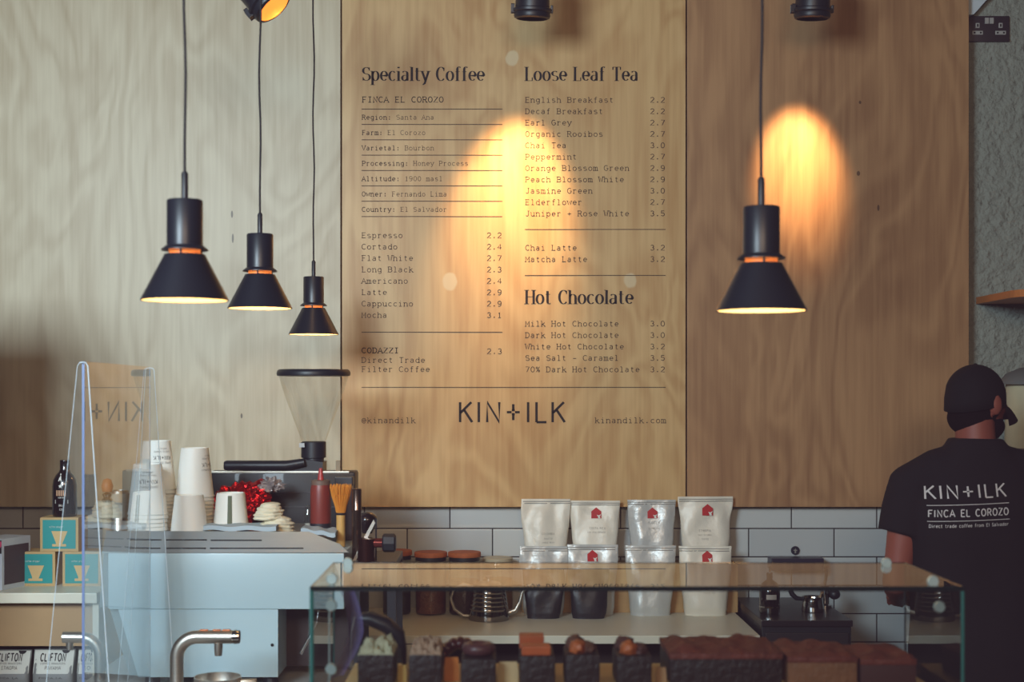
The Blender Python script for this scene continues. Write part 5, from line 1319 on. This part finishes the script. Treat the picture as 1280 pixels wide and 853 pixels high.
    sol = cap.modifiers.new('thickness', 'SOLIDIFY'); sol.thickness = .003
    br = MB(); n = 14; top = []; bot = []
    for i in range(n+1):
        a = PI*(.14+.72*i/n)
        for j in range(6):
            f_ = j/5
            rx = .081+.004*f_; ry = .090+.082*f_*(math.sin(a)**.6)
            z = -.012-.036*f_*f_-.022*abs(math.cos(a))**2-.010*f_
            top.append(ca+R3 @ Vector((rx*math.cos(a)*(1-.08*f_), ry*math.sin(a), z))); bot.append(top[-1]-Vector((0, 0, .0035)))
    K = len(top); fs = []
    for i in range(n):
        for j in range(5):
            q = [i*6+j, i*6+j+1, (i+1)*6+j+1, (i+1)*6+j]; fs.append(q); fs.append([K+v for v in q[::-1]])
    for i in range(n): fs.append([i*6+5, (i+1)*6+5, K+(i+1)*6+5, K+i*6+5])
    br.add(top+bot, fs); br.build('brim', M_cap, cap, 60)
    MB().ball(ca+Vector((0, 0, .099)), .006, .006, .004, sub=2).build('cap_button', M_cap, cap, 60)
    # T-shirt
    s_ = MB()
    s_.loft([(0, .02, .86, .185, .135), (0, .02, .95, .188, .135), (0, .015, 1.05, .185, .13), (0, .01, 1.15, .19, .13), (0, .004, 1.27, .205, .135), (0, 0, 1.36, .212, .132), (0, .0, 1.43, .185, .112), (0, .002, 1.49, .135, .09), (0, .006, 1.53, .092, .078), (0, .010, 1.556, .074, .070)], 40, 2.4)
    for s in (-1, 1):
        sh = Vector((s*.185, 0, 1.415)); el = Vector((s*.234, .0, 1.145)); hem = sh.lerp(el, .50)+Vector((s*.006, 0, .0))
        P_ = [sh+Vector((-s*.04, 0, .02)), sh, sh.lerp(hem, .5), hem]
        s_.ball(sh, .070, sub=3); limb(s_, [Vector((s*.03, 0, 1.475)), Vector((s*.11, 0, 1.452)), sh], [.075, .076, .070]); s_.tube(P_, [.068, .072, .072, .070], 24)
    so = remesh(s_, 't_shirt', M_shirt, .007, t, 4)
    for v in so.data.vertices:                       # soft cloth folds
        a = noise.noise(Vector((v.co.x*7, v.co.y*3, v.co.z*4.5))); v.co += v.normal*a*.007*(1 if v.co.z < 1.42 else .4)
    so.data.update()
    pf = project(so, .0015)
    c0 = X_(1210, Y-.12)-px_; uu = (Y-.12)/F
    xx = lambda p: (p-VX)*uu-px_; zz = lambda y: EYE-(y-VY)*uu
    tl = .05    # slight tilt: text climbs to the right
    def mp(x, z): v = pf(x, z+(x-c0)*tl); return v
    M_tp = mat('tshirt_print', (206, 200, 200), .7)
    mb = MB()
    for r in (0, 1):
        y0 = (631, 651)[r]
        for i in range(12):
            xa = xx(1163)+(xx(1260)-xx(1163))*i/12; xb_ = xx(1163)+(xx(1260)-xx(1163))*(i+1)/12
            mb.add([mp(xa, zz(y0)-.0009), mp(xb_, zz(y0)-.0009), mp(xb_, zz(y0)+.0009), mp(xa, zz(y0)+.0009)], [[0, 1, 2, 3]])
    mb.build('printed_line', M_tp, so)
    lettering('shirt_print', [('KIN~ILK', xx(1161), xx(1261), zz(623), 16*uu, 'sans', 1.15)], M_tp, so, mp)
    lettering('shirt_print', [('FINCA EL COROZO', xx(1164), xx(1260), zz(645.5), 8.5*uu, 'sans', 1.7)], M_tp, so, mp)
    lettering('shirt_print', [('Direct trade coffee from El Salvador', xx(1165), xx(1259), zz(659), 4*uu, 'sans', 1.5)], M_tp, so, mp)
    # trousers and shoes
    tr_ = MB(); tr_.loft([(0, .02, .80, .155, .115), (0, .02, .88, .163, .118), (0, .02, .95, .164, .118)], 32, 2.3)
    for s in (-1, 1): limb(tr_, [Vector((s*.088, .02, .86)), Vector((s*.098, .03, .5)), Vector((s*.102, .0, .11))], [.104, .072, .056])
    remesh(tr_, 'trousers', mat('dark_jeans', (30, 30, 40), .85), .009, t, 2)
    for s in (-1, 1):
        sb_ = MB(); limb(sb_, [Vector((s*.10, -.02, .05)), Vector((s*.105, .06, .046)), Vector((s*.11, .155, .036))], [.047, .045, .035])
        sb_.box(s*.105-.046, s*.105+.046, -.065, .19, .0, .02, .008)
        remesh(sb_, 'shoe', mat('shoe_black', (24, 22, 24), .6), .006, t, 2)
person()

# ------------------------------------------------------------------ light
def area(name, loc, tgt, sx, sy, e, col, spread=None):
    L = bpy.data.lights.new(name, 'AREA'); L.shape = 'RECTANGLE'; L.size = sx; L.size_y = sy; L.energy = e; L.color = col
    if spread: L.spread = math.radians(spread)
    o = bpy.data.objects.new(name, L); C.objects.link(o); o.location = loc
    o.rotation_euler = (Vector(tgt)-Vector(loc)).to_track_quat('-Z', 'Y').to_euler()
    return o
area('window_daylight', (-2.3, -.5, 2.85), (-1.7, 5, 2.0), 1.9, 1.1, 118, (.72, .89, 1.0), 110)
area('room_fill', (.2, -1.2, 3.0), (-.3, 5, 1.5), 1.8, .8, 48, (1, .74, .52))
w = bpy.data.worlds.new('dim_room'); bpy.context.scene.world = w; w.use_nodes = True
w.node_tree.nodes['Background'].inputs[0].default_value = (.35, .38, .45, 1); w.node_tree.nodes['Background'].inputs[1].default_value = .3

# ------------------------------------------------------------------ camera
cam = bpy.data.cameras.new('camera'); co = bpy.data.objects.new('camera', cam); C.objects.link(co)
co.location = (0, 0, EYE); co.rotation_euler = (PI/2, 0, 0)
cam.sensor_width = 36; cam.lens = F*36/1280; cam.clip_start = .05; cam.clip_end = 50
cam.shift_x = (640-VX)/1280; cam.shift_y = -(426.5-VY)/1280
cam.dof.use_dof = True; cam.dof.focus_distance = 4.85; cam.dof.aperture_fstop = 5.0
sc = bpy.context.scene; sc.camera = co
sc.view_settings.view_transform = 'Standard'; sc.view_settings.look = 'None'
vs_ = sc.view_settings; vs_.use_curve_mapping = True; cm = vs_.curve_mapping
for ci, lift in ((0, .0125), (1, .0078), (2, .0115)):
    cu = cm.curves[ci]; cu.points[0].location = (0, lift); cu.points[1].location = (1, 1)
    for p_ in cu.points: p_.handle_type = 'VECTOR'
cm.update()
sc.view_settings.exposure = .12; sc.view_settings.gamma = 1.
sc.cycles.use_denoising = True; sc.cycles.max_bounces = 10; sc.cycles.transparent_max_bounces = 16; sc.cycles.glossy_bounces = 5
sc.cycles.sample_clamp_indirect = 4; sc.cycles.caustics_reflective = False; sc.cycles.caustics_refractive = False
